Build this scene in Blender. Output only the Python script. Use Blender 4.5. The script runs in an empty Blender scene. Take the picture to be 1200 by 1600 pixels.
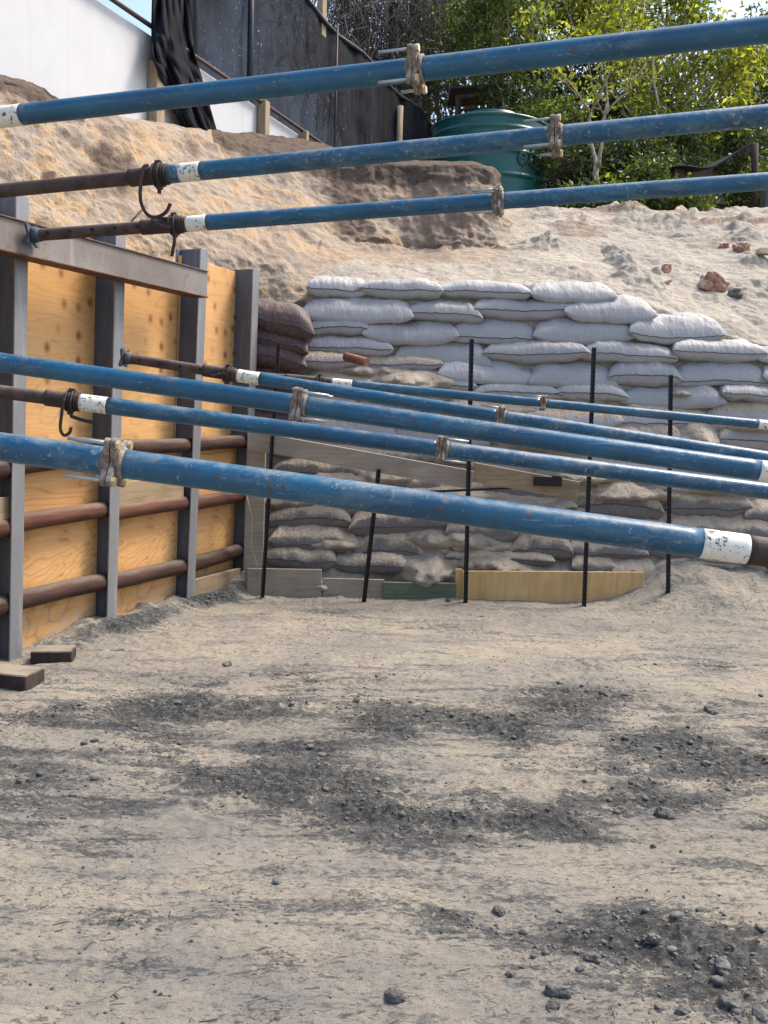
import bpy, math, random
import numpy as np
from mathutils import Vector, Matrix
random.seed(7); rng = np.random.default_rng(7)
R_ = math.radians
S = bpy.context.scene
COL = S.collection

# ------------------------------------------------------------------ camera
CAMZ = 1.35; F = 1500.0
cd = bpy.data.cameras.new('camera'); cam = bpy.data.objects.new('camera', cd); COL.objects.link(cam)
cd.sensor_fit = 'VERTICAL'; cd.sensor_height = 36; cd.lens = 36*F/1600
cd.clip_start = 0.05; cd.clip_end = 2000
PITCH = math.atan(147/F); ROLL = 0.03
RM = Matrix.Rotation(math.pi/2-PITCH, 3, 'X') @ Matrix.Rotation(ROLL, 3, 'Z')
cam.matrix_world = Matrix.Translation((0, 0, CAMZ)) @ RM.to_4x4()
S.camera = cam
S.render.resolution_x = 768; S.render.resolution_y = 1024

# ------------------------------------------------------------------ light
SUN_EL, SUN_AZ = 56, 66      # azimuth from +Y towards +X
w = bpy.data.worlds.new("World"); S.world = w; w.use_nodes = True
nt = w.node_tree; nt.nodes.clear()
sky = nt.nodes.new('ShaderNodeTexSky'); sky.sky_type = 'NISHITA'; sky.sun_disc = False
sky.sun_elevation = R_(SUN_EL); sky.sun_rotation = R_(SUN_AZ); sky.air_density = 1.0; sky.dust_density = 3.0; sky.ozone_density = 1.0
bg = nt.nodes.new('ShaderNodeBackground'); bg.inputs[1].default_value = 0.15
wo = nt.nodes.new('ShaderNodeOutputWorld'); nt.links.new(sky.outputs[0], bg.inputs[0]); nt.links.new(bg.outputs[0], wo.inputs[0])
sl = bpy.data.lights.new('sun', 'SUN'); sun = bpy.data.objects.new('sun', sl); COL.objects.link(sun)
sl.energy = 2.5; sl.angle = R_(18); sl.color = (1, .90, .77)
sd = Vector((math.sin(R_(SUN_AZ))*math.cos(R_(SUN_EL)), math.cos(R_(SUN_AZ))*math.cos(R_(SUN_EL)), math.sin(R_(SUN_EL))))
sun.rotation_euler = sd.to_track_quat('Z', 'Y').to_euler(); sun.location = (6, 6, 12)
S.view_settings.view_transform = 'Standard'; S.view_settings.look = 'None'
S.view_settings.exposure = 1.15; S.view_settings.gamma = 1

# ------------------------------------------------------------------ helpers
def ray(px, py):
    return RM @ Vector(((px-600)/F, -(py-800)/F, -1))
def at(px, py, Y):
    d = ray(px, py); return Vector((0, 0, CAMZ)) + d*(Y/d.y)
def G(px, py, z=0):
    d = ray(px, py); return Vector((0, 0, CAMZ)) + d*((z-CAMZ)/d.z)
def plane_hit(px, py, p0, n):
    d = ray(px, py); o = Vector((0, 0, CAMZ)); return o + d*((p0-o).dot(n)/d.dot(n))

def hash_(ix, iy, iz, seed):
    h = (ix.astype(np.int64)*374761393 + iy.astype(np.int64)*668265263 + iz.astype(np.int64)*2147483647 + seed*1274126177) & 0xffffffff
    h = ((h ^ (h >> 13))*1274126177) & 0xffffffff
    h = ((h ^ (h >> 16))*2246822519) & 0xffffffff
    return ((h ^ (h >> 15)) & 0xffffff)/float(0xffffff)
def vn(x, y, z=None, seed=0):
    x = np.asarray(x, float); y = np.asarray(y, float)
    z3 = z is not None
    z = np.asarray(z, float) if z3 else np.zeros_like(x)
    ix, iy, iz = np.floor(x), np.floor(y), np.floor(z)
    fx, fy, fz = x-ix, y-iy, z-iz
    fx = fx*fx*(3-2*fx); fy = fy*fy*(3-2*fy); fz = fz*fz*(3-2*fz)
    ix = ix.astype(np.int64); iy = iy.astype(np.int64); iz = iz.astype(np.int64)
    def pl(k):
        a = hash_(ix, iy, iz+k, seed); b = hash_(ix+1, iy, iz+k, seed)
        c = hash_(ix, iy+1, iz+k, seed); d = hash_(ix+1, iy+1, iz+k, seed)
        return (a*(1-fx)+b*fx)*(1-fy) + (c*(1-fx)+d*fx)*fy
    if not z3: return pl(0)*2-1
    return (pl(0)*(1-fz)+pl(1)*fz)*2-1
def fbm(x, y, z=None, o=4, seed=0, g=.5):
    r = 0; a = 1; t = 0; x = np.asarray(x, float); y = np.asarray(y, float)
    if z is not None: z = np.asarray(z, float)
    for i in range(o):
        k = 2.03**i
        r = r + a*vn(x*k+i*17.3, y*k+i*9.1, None if z is None else z*k+i*5.7, seed+i); t += a; a *= g
    return r/t

def mesh_np(name, V, Fq, smooth=True, mats=(), attrs=None, loc=None):
    """V (n,3), Fq (m,3|4) arrays"""
    V = np.asarray(V, np.float32); Fq = np.asarray(Fq, np.int32)
    if loc is not None: V = V - np.asarray(loc, np.float32)
    me = bpy.data.meshes.new(name); n = Fq.shape[1]
    me.vertices.add(len(V)); me.vertices.foreach_set('co', V.ravel())
    me.loops.add(Fq.size); me.loops.foreach_set('vertex_index', Fq.ravel())
    me.polygons.add(len(Fq)); me.polygons.foreach_set('loop_start', np.arange(0, Fq.size, n, dtype=np.int32))
    me.polygons.foreach_set('use_smooth', np.full(len(Fq), smooth))
    me.update(calc_edges=True)
    for m in mats: me.materials.append(m)
    if attrs:
        for k, (dom, arr) in attrs.items():
            a = me.attributes.new(k, 'FLOAT', dom); a.data.foreach_set('value', np.asarray(arr, np.float32).ravel())
    return me

class MB:
    """collects polygons in world space, then builds one mesh object"""
    def __init__(s): s.v = []; s.f = []; s.sm = []
    def add(s, vs, fs, sm=False):
        b = len(s.v); s.v += [Vector(v) for v in vs]; s.f += [tuple(i+b for i in f) for f in fs]; s.sm += [sm]*len(fs)
    def box(s, c, ax, ay, az, bev=0.0):
        """centre c, half-axis vectors; optional chamfer"""
        c = Vector(c); ax, ay, az = Vector(ax), Vector(ay), Vector(az)
        if bev <= 0:
            vs = [c+ax*i+ay*j+az*k for k in (-1, 1) for j in (-1, 1) for i in (-1, 1)]
            s.add(vs, [(0, 2, 3, 1), (4, 5, 7, 6), (0, 1, 5, 4), (2, 6, 7, 3), (0, 4, 6, 2), (1, 3, 7, 5)]); return
        L = [ax.length, ay.length, az.length]; U = [ax.normalized(), ay.normalized(), az.normalized()]
        bev = min(bev, min(L)*.45)
        vs = []; idx = {}
        for sx in (-1, 1):
            for sy in (-1, 1):
                for sz in (-1, 1):
                    sg = (sx, sy, sz)
                    for m in range(3):
                        p = c.copy()
                        for a in range(3): p += U[a]*sg[a]*(L[a] if a == m else L[a]-bev)
                        idx[(sg, m)] = len(vs); vs.append(p)
        fs = []
        for m in range(3):
            a, b = (m+1) % 3, (m+2) % 3
            for sg in (-1, 1):
                q = []
                for (i, j) in ((-1, -1), (1, -1), (1, 1), (-1, 1)):
                    k = [0, 0, 0]; k[m] = sg; k[a] = i; k[b] = j; q.append(idx[(tuple(k), m)])
                fs.append(tuple(q if sg > 0 else q[::-1]))
        for m in range(3):      # edges along axis m
            a, b = (m+1) % 3, (m+2) % 3
            for i in (-1, 1):
                for j in (-1, 1):
                    k0 = [0, 0, 0]; k0[a] = i; k0[b] = j; k1 = list(k0); k0[m] = -1; k1[m] = 1
                    k0 = tuple(k0); k1 = tuple(k1)
                    q = [idx[(k0, a)], idx[(k1, a)], idx[(k1, b)], idx[(k0, b)]]
                    fs.append(tuple(q if i*j < 0 else q[::-1]))
        for sx in (-1, 1):
            for sy in (-1, 1):
                for sz in (-1, 1):
                    q = [idx[((sx, sy, sz), m)] for m in range(3)]
                    fs.append(tuple(q if sx*sy*sz > 0 else q[::-1]))
        s.add(vs, fs)
    def tube(s, pts, r, n=10, cap=True, sm=True):
        pts = [Vector(p) for p in pts]
        rs = r if isinstance(r, (list, tuple)) else [r]*len(pts)
        t = (pts[1]-pts[0]).normalized()
        u = t.orthogonal().normalized()
        vs = []
        for i, p in enumerate(pts):
            if i == 0: tt = pts[1]-pts[0]
            elif i == len(pts)-1: tt = pts[-1]-pts[-2]
            else: tt = pts[i+1]-pts[i-1]
            tt.normalize(); u = (u-tt*u.dot(tt)).normalized(); v = tt.cross(u)
            for k in range(n):
                a = 2*math.pi*k/n; vs.append(p+(u*math.cos(a)+v*math.sin(a))*rs[i])
        fs = []
        for i in range(len(pts)-1):
            for k in range(n):
                fs.append((i*n+k, i*n+(k+1) % n, (i+1)*n+(k+1) % n, (i+1)*n+k))
        s.add(vs, fs, sm)
        if cap:
            b = len(s.v)-len(vs)
            s.f.append(tuple(b+k for k in range(n))[::-1]); s.sm.append(False)
            s.f.append(tuple(b+(len(pts)-1)*n+k for k in range(n))); s.sm.append(False)
    def prism(s, outline, o, ux, uy, n, t):
        """outline [(a,b)] in plane (ux,uy) at o, thickness t along n"""
        o, ux, uy, n = Vector(o), Vector(ux), Vector(uy), Vector(n); k = len(outline)
        vs = [o+ux*a+uy*b for a, b in outline]+[o+ux*a+uy*b+n*t for a, b in outline]
        s.add(vs, [tuple(range(k))[::-1], tuple(range(k, 2*k))]+[(i, (i+1) % k, k+(i+1) % k, k+i) for i in range(k)])
    def build(s, name, mat, parent=None, loc=None, **kw):
        me = bpy.data.meshes.new(name)
        org = Vector(loc) if loc is not None else (parent_world(parent) if parent else Vector((0, 0, 0)))
        me.from_pydata([tuple(v-org) for v in s.v], [], s.f); me.update()
        for p, sm in zip(me.polygons, s.sm): p.use_smooth = sm
        me.materials.append(mat)
        o = bpy.data.objects.new(name, me); COL.objects.link(o)
        if parent: o.parent = parent; o.location = (0, 0, 0)
        else: o.location = org
        if kw: tag(o, **kw)
        return o
def parent_world(p):
    l = Vector((0, 0, 0))
    while p: l += p.location; p = p.parent
    return l
def tag(o, label=None, cat=None, group=None, kind=None):
    if label: o['label'] = label
    if cat: o['category'] = cat
    if group: o['group'] = group
    if kind: o['kind'] = kind
    return o
def empty(name, loc, label, cat, group=None):
    o = bpy.data.objects.new(name, None); COL.objects.link(o); o.location = loc; o.empty_display_size = .1
    return tag(o, label, cat, group)
def obj(name, me, parent=None, loc=None, **kw):
    o = bpy.data.objects.new(name, me); COL.objects.link(o)
    if parent: o.parent = parent
    if loc is not None: o.location = loc
    if kw: tag(o, **kw)
    return o

# ------------------------------------------------------------------ materials
class NT:
    def __init__(s, name):
        s.m = bpy.data.materials.new(name); s.m.use_nodes = True; s.t = s.m.node_tree; s.t.nodes.clear()
        s.out = s.n('ShaderNodeOutputMaterial'); s.tc = s.n('ShaderNodeTexCoord')
    def n(s, k, **kw):
        x = s.t.nodes.new(k)
        for a, b in kw.items(): setattr(x, a, b)
        return x
    def l(s, a, b): s.t.links.new(a, b)
    def val(s, sock, v):
        if isinstance(v, bpy.types.NodeSocket): s.l(v, sock)
        else: sock.default_value = v
    def co(s, scale=(1, 1, 1), src='Object'):
        m = s.n('ShaderNodeMapping'); s.l(s.tc.outputs[src], m.inputs[0]); m.inputs[3].default_value = scale; return m.outputs[0]
    def noise(s, scale, detail=4, co=None, rough=.55, dist=0):
        x = s.n('ShaderNodeTexNoise'); x.inputs['Scale'].default_value = scale; x.inputs['Detail'].default_value = detail
        x.inputs['Roughness'].default_value = rough; x.inputs['Distortion'].default_value = dist
        s.l(co if co is not None else s.tc.outputs['Object'], x.inputs[0]); return x.outputs[0]
    def ramp(s, fac, stops, interp='LINEAR'):
        r = s.n('ShaderNodeValToRGB'); r.color_ramp.interpolation = interp
        while len(r.color_ramp.elements) < len(stops): r.color_ramp.elements.new(.5)
        for e, (p, c) in zip(r.color_ramp.elements, stops):
            e.position = p; e.color = (*c, 1) if isinstance(c, (tuple, list)) else (c, c, c, 1)
        s.val(r.inputs[0], fac); return r.outputs[0]
    def mix(s, f, a, b, mode='MIX'):
        m = s.n('ShaderNodeMix', data_type='RGBA', blend_type=mode)
        s.val(m.inputs[0], f)
        for i, v in ((6, a), (7, b)):
            if isinstance(v, (tuple, list)): v = (*v, 1) if len(v) == 3 else v
            s.val(m.inputs[i], v)
        return m.outputs[2]
    def math(s, op, a, b=0.0, c=None):
        m = s.n('ShaderNodeMath', operation=op); s.val(m.inputs[0], a); s.val(m.inputs[1], b)
        if c is not None: s.val(m.inputs[2], c)
        return m.outputs[0]
    def attr(s, name): return s.n('ShaderNodeAttribute', attribute_name=name).outputs['Fac']
    def up(s):
        g = s.n('ShaderNodeNewGeometry'); x = s.n('ShaderNodeSeparateXYZ'); s.l(g.outputs['Normal'], x.inputs[0]); return x.outputs[2]
    def bump(s, h, strength=.5, dist=.01, prev=None):
        b = s.n('ShaderNodeBump'); b.inputs['Strength'].default_value = strength; b.inputs['Distance'].default_value = dist
        s.l(h, b.inputs['Height'])
        if prev is not None: s.l(prev, b.inputs['Normal'])
        return b.outputs[0]
    def pbr(s, col, rough=.6, metal=0.0, normal=None, spec=.5):
        b = s.n('ShaderNodeBsdfPrincipled')
        if isinstance(col, (tuple, list)): col = (*col, 1)
        s.val(b.inputs['Base Color'], col); s.val(b.inputs['Roughness'], rough); s.val(b.inputs['Metallic'], metal)
        b.inputs['Specular IOR Level'].default_value = spec
        if normal is not None: s.l(normal, b.inputs['Normal'])
        s.l(b.outputs[0], s.out.inputs[0]); s.b = b; return s.m

def m_floor():
    t = NT('floor_sand')
    n1 = t.noise(1.5, 6); n2 = t.noise(30, 9, rough=.78); n3 = t.noise(230, 4, rough=.75); n4 = t.noise(6, 8, rough=.7, dist=.5)
    n5 = t.noise(16, 8, t.co((.8, 2.0, 1)), rough=.75, dist=1.5); st = t.noise(3.2, 8, t.co((.45, 2.6, 1)), rough=.7, dist=.8)
    base = t.ramp(n1, [(.3, (.235, .22, .192)), (.45, (.285, .26, .22)), (.58, (.36, .315, .245)), (.72, (.27, .252, .222))])
    base = t.mix(t.ramp(st, [(.48, 0), (.62, .6)]), base, (.20, .195, .185))
    base = t.mix(t.ramp(n4, [(.32, .7), (.43, 0)]), base, (.39, .335, .25))
    base = t.mix(t.ramp(n5, [(.555, 0), (.61, .75)]), base, (.115, .112, .104))
    base = t.mix(t.ramp(n3, [(.39, .6), (.48, 0)]), base, (.15, .138, .12))
    fl = t.noise(62, 6, t.co((.7, 1.5, 1)), rough=.7, dist=1.0)
    base = t.mix(t.ramp(t.math('ADD', fl, t.math('MULTIPLY', t.math('SUBTRACT', n4, .5), .5)), [(.565, 0), (.61, .8)]), base, (.085, .079, .070))
    base = t.mix(t.ramp(fl, [(.33, .5), (.40, 0)]), base, (.44, .38, .29))
    d = t.attr('dark')
    dd = t.math('ADD', d, t.math('MULTIPLY', t.math('SUBTRACT', n2, .5), 2.3))
    dd = t.math('ADD', dd, t.math('MULTIPLY', t.math('SUBTRACT', fl, .5), 1.3))
    dd = t.math('ADD', dd, t.math('MULTIPLY', t.math('SUBTRACT', st, .5), 2.2))
    dd = t.math('ADD', dd, t.math('MULTIPLY', t.math('SUBTRACT', n5, .5), 1.0))
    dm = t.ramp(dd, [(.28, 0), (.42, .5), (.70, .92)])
    dark = t.ramp(n2, [(.40, (.030, .033, .036)), (.5, (.078, .083, .085)), (.60, (.21, .21, .20))])  # shade in crevices and lit clump tops painted into the soil colour
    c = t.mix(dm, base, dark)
    h = t.math('ADD', t.math('MULTIPLY', n2, 1.2), t.math('MULTIPLY', n3, .25))
    h = t.math('ADD', h, t.math('MULTIPLY', n5, .9))
    b1 = t.n('ShaderNodeBump'); b1.inputs['Distance'].default_value = .03; t.l(h, b1.inputs['Height']); t.l(t.math('MULTIPLY_ADD', dm, .4, .6), b1.inputs['Strength'])
    return t.pbr(c, .95, normal=b1.outputs[0], spec=.15)
def m_bank():
    t = NT('bank_sand')
    n1 = t.noise(1.0, 6); n2 = t.noise(14, 7, rough=.72); n3 = t.noise(85, 4, rough=.7); n4 = t.noise(4, 6, rough=.7, dist=.8)
    st = t.noise(1.3, 7, t.co((1, 1, 3.2)), dist=1.0, rough=.6)
    base = t.ramp(st, [(.30, (.25, .19, .145)), (.42, (.32, .255, .195)), (.5, (.40, .325, .25)), (.57, (.44, .30, .17)), (.63, (.37, .305, .235)), (.72, (.28, .235, .20))])
    pale = t.ramp(n1, [(.3, (.35, .318, .275)), (.7, (.49, .435, .35))])
    c = t.mix(t.attr('pale'), base, pale)
    c = t.mix(t.ramp(n4, [(.49, 0), (.62, .6)]), c, (.27, .245, .22))
    c = t.mix(t.ramp(n2, [(.34, .6), (.44, 0)]), c, (.19, .16, .135))
    d = t.math('ADD', t.attr('soil'), t.math('MULTIPLY', t.math('SUBTRACT', n2, .5), 1.1))
    d = t.math('ADD', d, t.math('MULTIPLY', t.math('SUBTRACT', n4, .5), .9))
    soil = t.mix(t.ramp(t.attr('soil'), [(.62, 0), (.82, 1)]), t.ramp(n2, [(.3, (.15, .115, .09)), (.75, (.36, .275, .21))]), t.ramp(n2, [(.3, (.055, .042, .034)), (.75, (.19, .145, .115))]))
    c = t.mix(t.ramp(d, [(.42, 0), (.62, .95)]), c, soil)
    nb = t.bump(t.math('ADD', t.math('ADD', n2, t.math('MULTIPLY', n3, .35)), t.math('MULTIPLY', n4, 1.2)), .85, .04)
    return t.pbr(c, .95, normal=nb, spec=.1)
def m_bag(name, cloth, dust, dustcol=(.40, .335, .25), dmin=.55):
    t = NT(name)
    n1 = t.noise(5, 4); n2 = t.noise(30, 5, rough=.65); wv = t.noise(420, 2)
    fold = t.noise(9, 3, t.co((2.6, 1, 1)), dist=.7)
    c = t.mix(t.ramp(n1, [(.35, 0), (.7, .45)]), cloth, tuple(x*.78 for x in cloth))
    c = t.mix(t.ramp(n2, [(.52, 0), (.75, .35)]), c, (.36, .31, .25))
    oi = t.n('ShaderNodeObjectInfo')
    c = t.mix(t.math('MULTIPLY', oi.outputs['Random'], .45), c, tuple(x*.66 for x in cloth))
    up = t.up()
    f = t.math('ADD', up, t.math('MULTIPLY', t.math('SUBTRACT', n2, .5), .35))
    f = t.math('ADD', f, t.math('MULTIPLY', t.math('SUBTRACT', n1, .5), 1.0))
    sandc = t.mix(n2, tuple(x*.8 for x in dustcol), tuple(min(1, x*1.15) for x in dustcol))
    fm = t.ramp(f, [(dmin, 0), (min(1, dmin+.22), dust)])
    c = t.mix(fm, c, sandc)
    nb = t.bump(fold, .35, .03); nb = t.bump(wv, .25, .002, nb); nb = t.bump(t.math('MULTIPLY', n2, fm), .8, .02, nb)
    m = t.pbr(c, .62, normal=nb, spec=.35)
    t.b.inputs['Sheen Weight'].default_value = .1
    return m
def m_blue():
    t = NT('blue_paint')
    n1 = t.noise(3.0, 5); n2 = t.noise(60, 5, rough=.7); n3 = t.noise(16, 6, rough=.72); up = t.up(); pat = t.noise(2.3, 3)
    oi = t.n('ShaderNodeObjectInfo'); rnd = oi.outputs['Random']
    c = t.ramp(n1, [(.3, (.001, .040, .090)), (.7, (.002, .096, .185))])
    scr = t.noise(26, 6, t.co((.22, 1, 1)), rough=.75, dist=.3); lng = t.noise(70, 4, t.co((.05, 1, 1)), rough=.7)
    dirty = t.math('MULTIPLY_ADD', rnd, .30, t.math('MULTIPLY', t.math('SUBTRACT', pat, .5), 1.0))
    c = t.mix(t.ramp(t.math('ADD', scr, t.math('MULTIPLY', dirty, .35)), [(.57, 0), (.72, .45)]), c, (.12, .18, .22))
    c = t.mix(t.ramp(lng, [(.66, 0), (.70, .5)]), c, (.30, .33, .34))
    c = t.mix(t.ramp(t.math('ADD', n2, t.math('MULTIPLY', dirty, .22)), [(.655, 0), (.76, .8)]), c, (.40, .39, .36))
    chips = t.ramp(t.math('ADD', n3, t.math('MULTIPLY', n1, .25)), [(.755, 0), (.79, .85)])
    c = t.mix(chips, c, (.060, .038, .032))
    du = t.math('ADD', t.math('MULTIPLY', up, .22), t.math('ADD', t.math('MULTIPLY', n3, .85), t.math('MULTIPLY', dirty, .4)))
    c = t.mix(t.ramp(du, [(.64, 0), (1.0, .75)]), c, (.29, .31, .31))
    rr_ = t.ramp(n3, [(.3, .2), (.7, .5)])
    nb = t.bump(n3, .3, .004); nb = t.bump(n2, .3, .0015, nb)
    return t.pbr(c, rr_, normal=nb, spec=.6)
def m_rust(name, a, b, rough=.75, metal=.3):
    t = NT(name); n1 = t.noise(14, 6, rough=.65); n2 = t.noise(120, 4)
    c = t.ramp(n1, [(.32, a), (.68, b)]); c = t.mix(t.ramp(t.up(), [(.6, 0), (1, .3)]), c, (.3, .27, .24))
    return t.pbr(c, rough, metal, t.bump(t.math('ADD', n1, n2), .4, .002), .4)
def m_white():
    t = NT('white_paint'); n = t.noise(60, 5, rough=.75); n1 = t.noise(22, 3); 
    f = t.ramp(t.math('ADD', n, t.math('MULTIPLY', n1, .35)), [(.755, 0), (.775, 1)])
    c = t.mix(t.ramp(n1, [(.4, 0), (.8, .4)]), (.72, .70, .62), (.48, .44, .36)); c = t.mix(f, c, (.05, .05, .05))
    return t.pbr(c, .55, normal=t.bump(n, .2, .001))
def m_mud():
    t = NT('muddy_steel'); n = t.noise(45, 6, rough=.7); n1 = t.noise(14, 4)
    c = t.ramp(n, [(.3, (.09, .07, .055)), (.5, (.24, .20, .165)), (.7, (.42, .375, .31))])
    c = t.mix(t.ramp(n1, [(.56, 0), (.66, .7)]), c, (.20, .07, .035))
    return t.pbr(c, .8, .1, t.bump(n, 1.0, .008), .3)
def m_steel(name, a, b, rustamt=.5):
    t = NT(name); n1 = t.noise(3, 5, t.co((1, 1, .4))); n2 = t.noise(22, 6, rough=.7); st = t.noise(24, 5, t.co((1, 1, .1)), rough=.6)
    c = t.ramp(n1, [(.3, a), (.7, b)]); c = t.mix(t.ramp(st, [(.5, 0), (.8, .5)]), c, tuple(x*1.7 for x in b))
    c = t.mix(t.ramp(t.math('ADD', n2, t.math('MULTIPLY', n1, .5)), [(.86, 0), (.93, rustamt)]), c, (.15, .055, .025))
    c = t.mix(t.ramp(n2, [(.56, 0), (.70, .3)]), c, (.26, .25, .235))
    return t.pbr(c, .52, .3, t.bump(n2, .3, .002), .4)
def m_waler():
    t = NT('weathered_steel'); n1 = t.noise(2.5, 6); n2 = t.noise(25, 6, rough=.7); v = t.noise(10, 4, t.co((1, 1, .08)))
    c = t.ramp(n1, [(.3, (.15, .13, .115)), (.7, (.235, .215, .20))])
    c = t.mix(t.ramp(v, [(.6, 0), (.72, .6)]), c, (.42, .36, .29)); c = t.mix(t.ramp(n2, [(.54, 0), (.68, .75)]), c, (.19, .085, .045))
    return t.pbr(c, .7, .2, t.bump(n2, .4, .003), .4)
def m_ply(name, a, b, knots=True):
    t = NT(name)
    nA = t.noise(1.0, 3, t.co((1, 1, 2.6)), dist=.9)
    wv = t.math('FRACT', t.math('MULTIPLY', nA, 13.0))
    ring = t.ramp(wv, [(0, 1), (.12, .15), (.5, 0), (.88, .2), (1, 1)])
    fine = t.noise(90, 3, t.co((.05, .05, 1.2)), rough=.6)
    big = t.noise(1.6, 3)
    c = t.mix(t.ramp(big, [(.3, 0), (.7, 1)]), a, b)
    c = t.mix(t.math('MULTIPLY', ring, .35 if knots else .75), c, tuple(x*.50 for x in a))
    c = t.mix(t.ramp(fine, [(.4, .3), (.6, 0)]), c, tuple(x*.7 for x in a))
    if knots:
        vo = t.n('ShaderNodeTexVoronoi'); vo.inputs['Scale'].default_value = 1
        vo.inputs['Randomness'].default_value = .55
        t.l(t.co((8, 8, 6.5)), vo.inputs['Vector'])
        kn = t.ramp(vo.outputs['Distance'], [(.05, 1), (.13, .7), (.24, .15), (.34, 0)])
        c = t.mix(kn, c, (.20, .07, .025))
    if not knots:
        sx = t.n('ShaderNodeSeparateXYZ'); t.l(t.tc.outputs['Object'], sx.inputs[0]); ds = t.math('SUBTRACT', t.math('ADD', t.noise(16, 6, rough=.75), t.math('MULTIPLY', t.noise(3, 3), .5)), t.math('MULTIPLY', sx.outputs[2], .9))
        c = t.mix(t.ramp(ds, [(.48, 0), (.62, .7)]), c, (.40, .33, .25))
    dirt = t.noise(7, 5, rough=.7); c = t.mix(t.ramp(dirt, [(.58, 0), (.8, .35)]), c, (.36, .28, .2))
    return t.pbr(c, .62, normal=t.bump(fine, .15, .001), spec=.35)
def m_wood(name, a, b, ax=(1, 1, 1), rough=.85, dusty=.5, sc=12):
    t = NT(name); g = t.noise(sc, 5, t.co(ax), rough=.65, dist=.6); n = t.noise(5, 4); n2 = t.noise(50, 4)
    c = t.ramp(g, [(.3, a), (.7, b)]); c = t.mix(t.ramp(n, [(.4, 0), (.8, .5)]), c, tuple(x*.6 for x in a))
    f = t.math('ADD', t.up(), t.math('MULTIPLY', t.math('SUBTRACT', n, .5), 1.4))
    c = t.mix(t.ramp(f, [(.5, 0), (.95, dusty)]), c, (.42, .36, .29))
    return t.pbr(c, rough, normal=t.bump(t.math('ADD', g, t.math('MULTIPLY', n2, .3)), .5, .004), spec=.3)
def m_wall():
    t = NT('white_render'); n = t.noise(4, 6, rough=.65); v = t.noise(7, 5, t.co((1, 1, .12))); n3 = t.noise(60, 4)
    c = t.mix(t.ramp(n, [(.35, 0), (.75, .5)]), (.50, .51, .525), (.42, .43, .44)); c = t.mix(t.ramp(v, [(.56, 0), (.78, .5)]), c, (.42, .40, .36))
    return t.pbr(c, .85, normal=t.bump(n3, .25, .004), spec=.2)
def m_cloth():
    t = NT('shade_net'); n = t.noise(3, 5); wv = t.noise(260, 2); v = t.noise(14, 4, t.co((1, 1, .15)))
    c = t.ramp(n, [(.3, (.004, .005, .008)), (.7, (.011, .013, .019))])
    b = t.n('ShaderNodeBsdfPrincipled'); t.l(c, b.inputs['Base Color']); b.inputs['Roughness'].default_value = .85; b.inputs['Specular IOR Level'].default_value = .12
    t.l(t.bump(t.math('ADD', v, t.math('MULTIPLY', wv, .2)), .6, .03), b.inputs['Normal'])
    tr = t.n('ShaderNodeBsdfTransparent'); mx = t.n('ShaderNodeMixShader')
    f = t.math('MULTIPLY', t.ramp(t.noise(1.3, 4), [(.35, .01), (.75, .07)]), 1.0)
    hole = t.ramp(t.noise(30, 3), [(.66, 0), (.71, .6)])
    hole = t.math('MULTIPLY', hole, t.ramp(t.noise(1.1, 2), [(.45, 0), (.6, 1)]))
    t.l(t.math('MAXIMUM', f, hole), mx.inputs[0]); t.l(b.outputs[0], mx.inputs[1]); t.l(tr.outputs[0], mx.inputs[2]); t.l(mx.outputs[0], t.out.inputs[0])
    return t.m
def m_tank():
    t = NT('green_plastic'); n = t.noise(3, 4); v = t.noise(18, 3, t.co((1, 1, .1)))
    c = t.mix(t.ramp(n, [(.3, 0), (.7, 1)]), (.005, .070, .064), (.009, .105, .095)); c = t.mix(t.ramp(v, [(.6, 0), (.8, .3)]), c, (.1, .17, .14))
    return t.pbr(c, .32, normal=t.bump(n, .1, .01))
def m_leaf(name, a, b, c_, trans=.52):
    t = NT(name); v = t.attr('var')
    c = t.ramp(v, [(0, a), (.55, b), (1, c_)])
    d = t.n('ShaderNodeBsdfPrincipled'); t.l(c, d.inputs['Base Color']); d.inputs['Roughness'].default_value = .45
    tr = t.n('ShaderNodeBsdfTranslucent'); c2 = t.mix(1, c, (1.6, 1.6, .6), 'MULTIPLY'); t.l(c2, tr.inputs[0])
    mx = t.n('ShaderNodeMixShader'); mx.inputs[0].default_value = trans
    t.l(d.outputs[0], mx.inputs[1]); t.l(tr.outputs[0], mx.inputs[2]); t.l(mx.outputs[0], t.out.inputs[0]); return t.m
def m_plain(name, col, rough=.7, metal=0, var=.25, sc=12, dust=0):
    t = NT(name); n = t.noise(sc, 5); c = t.mix(t.ramp(n, [(.3, 0), (.7, 1)]), tuple(x*(1-var) for x in col), tuple(min(1, x*(1+var)) for x in col))
    if dust: c = t.mix(t.ramp(t.math('ADD', t.up(), t.math('MULTIPLY', t.math('SUBTRACT', n, .5), 2)), [(.2, 0), (1, dust)]), c, (.42, .37, .30))
    return t.pbr(c, rough, metal, t.bump(n, .6, .006), .4)

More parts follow.
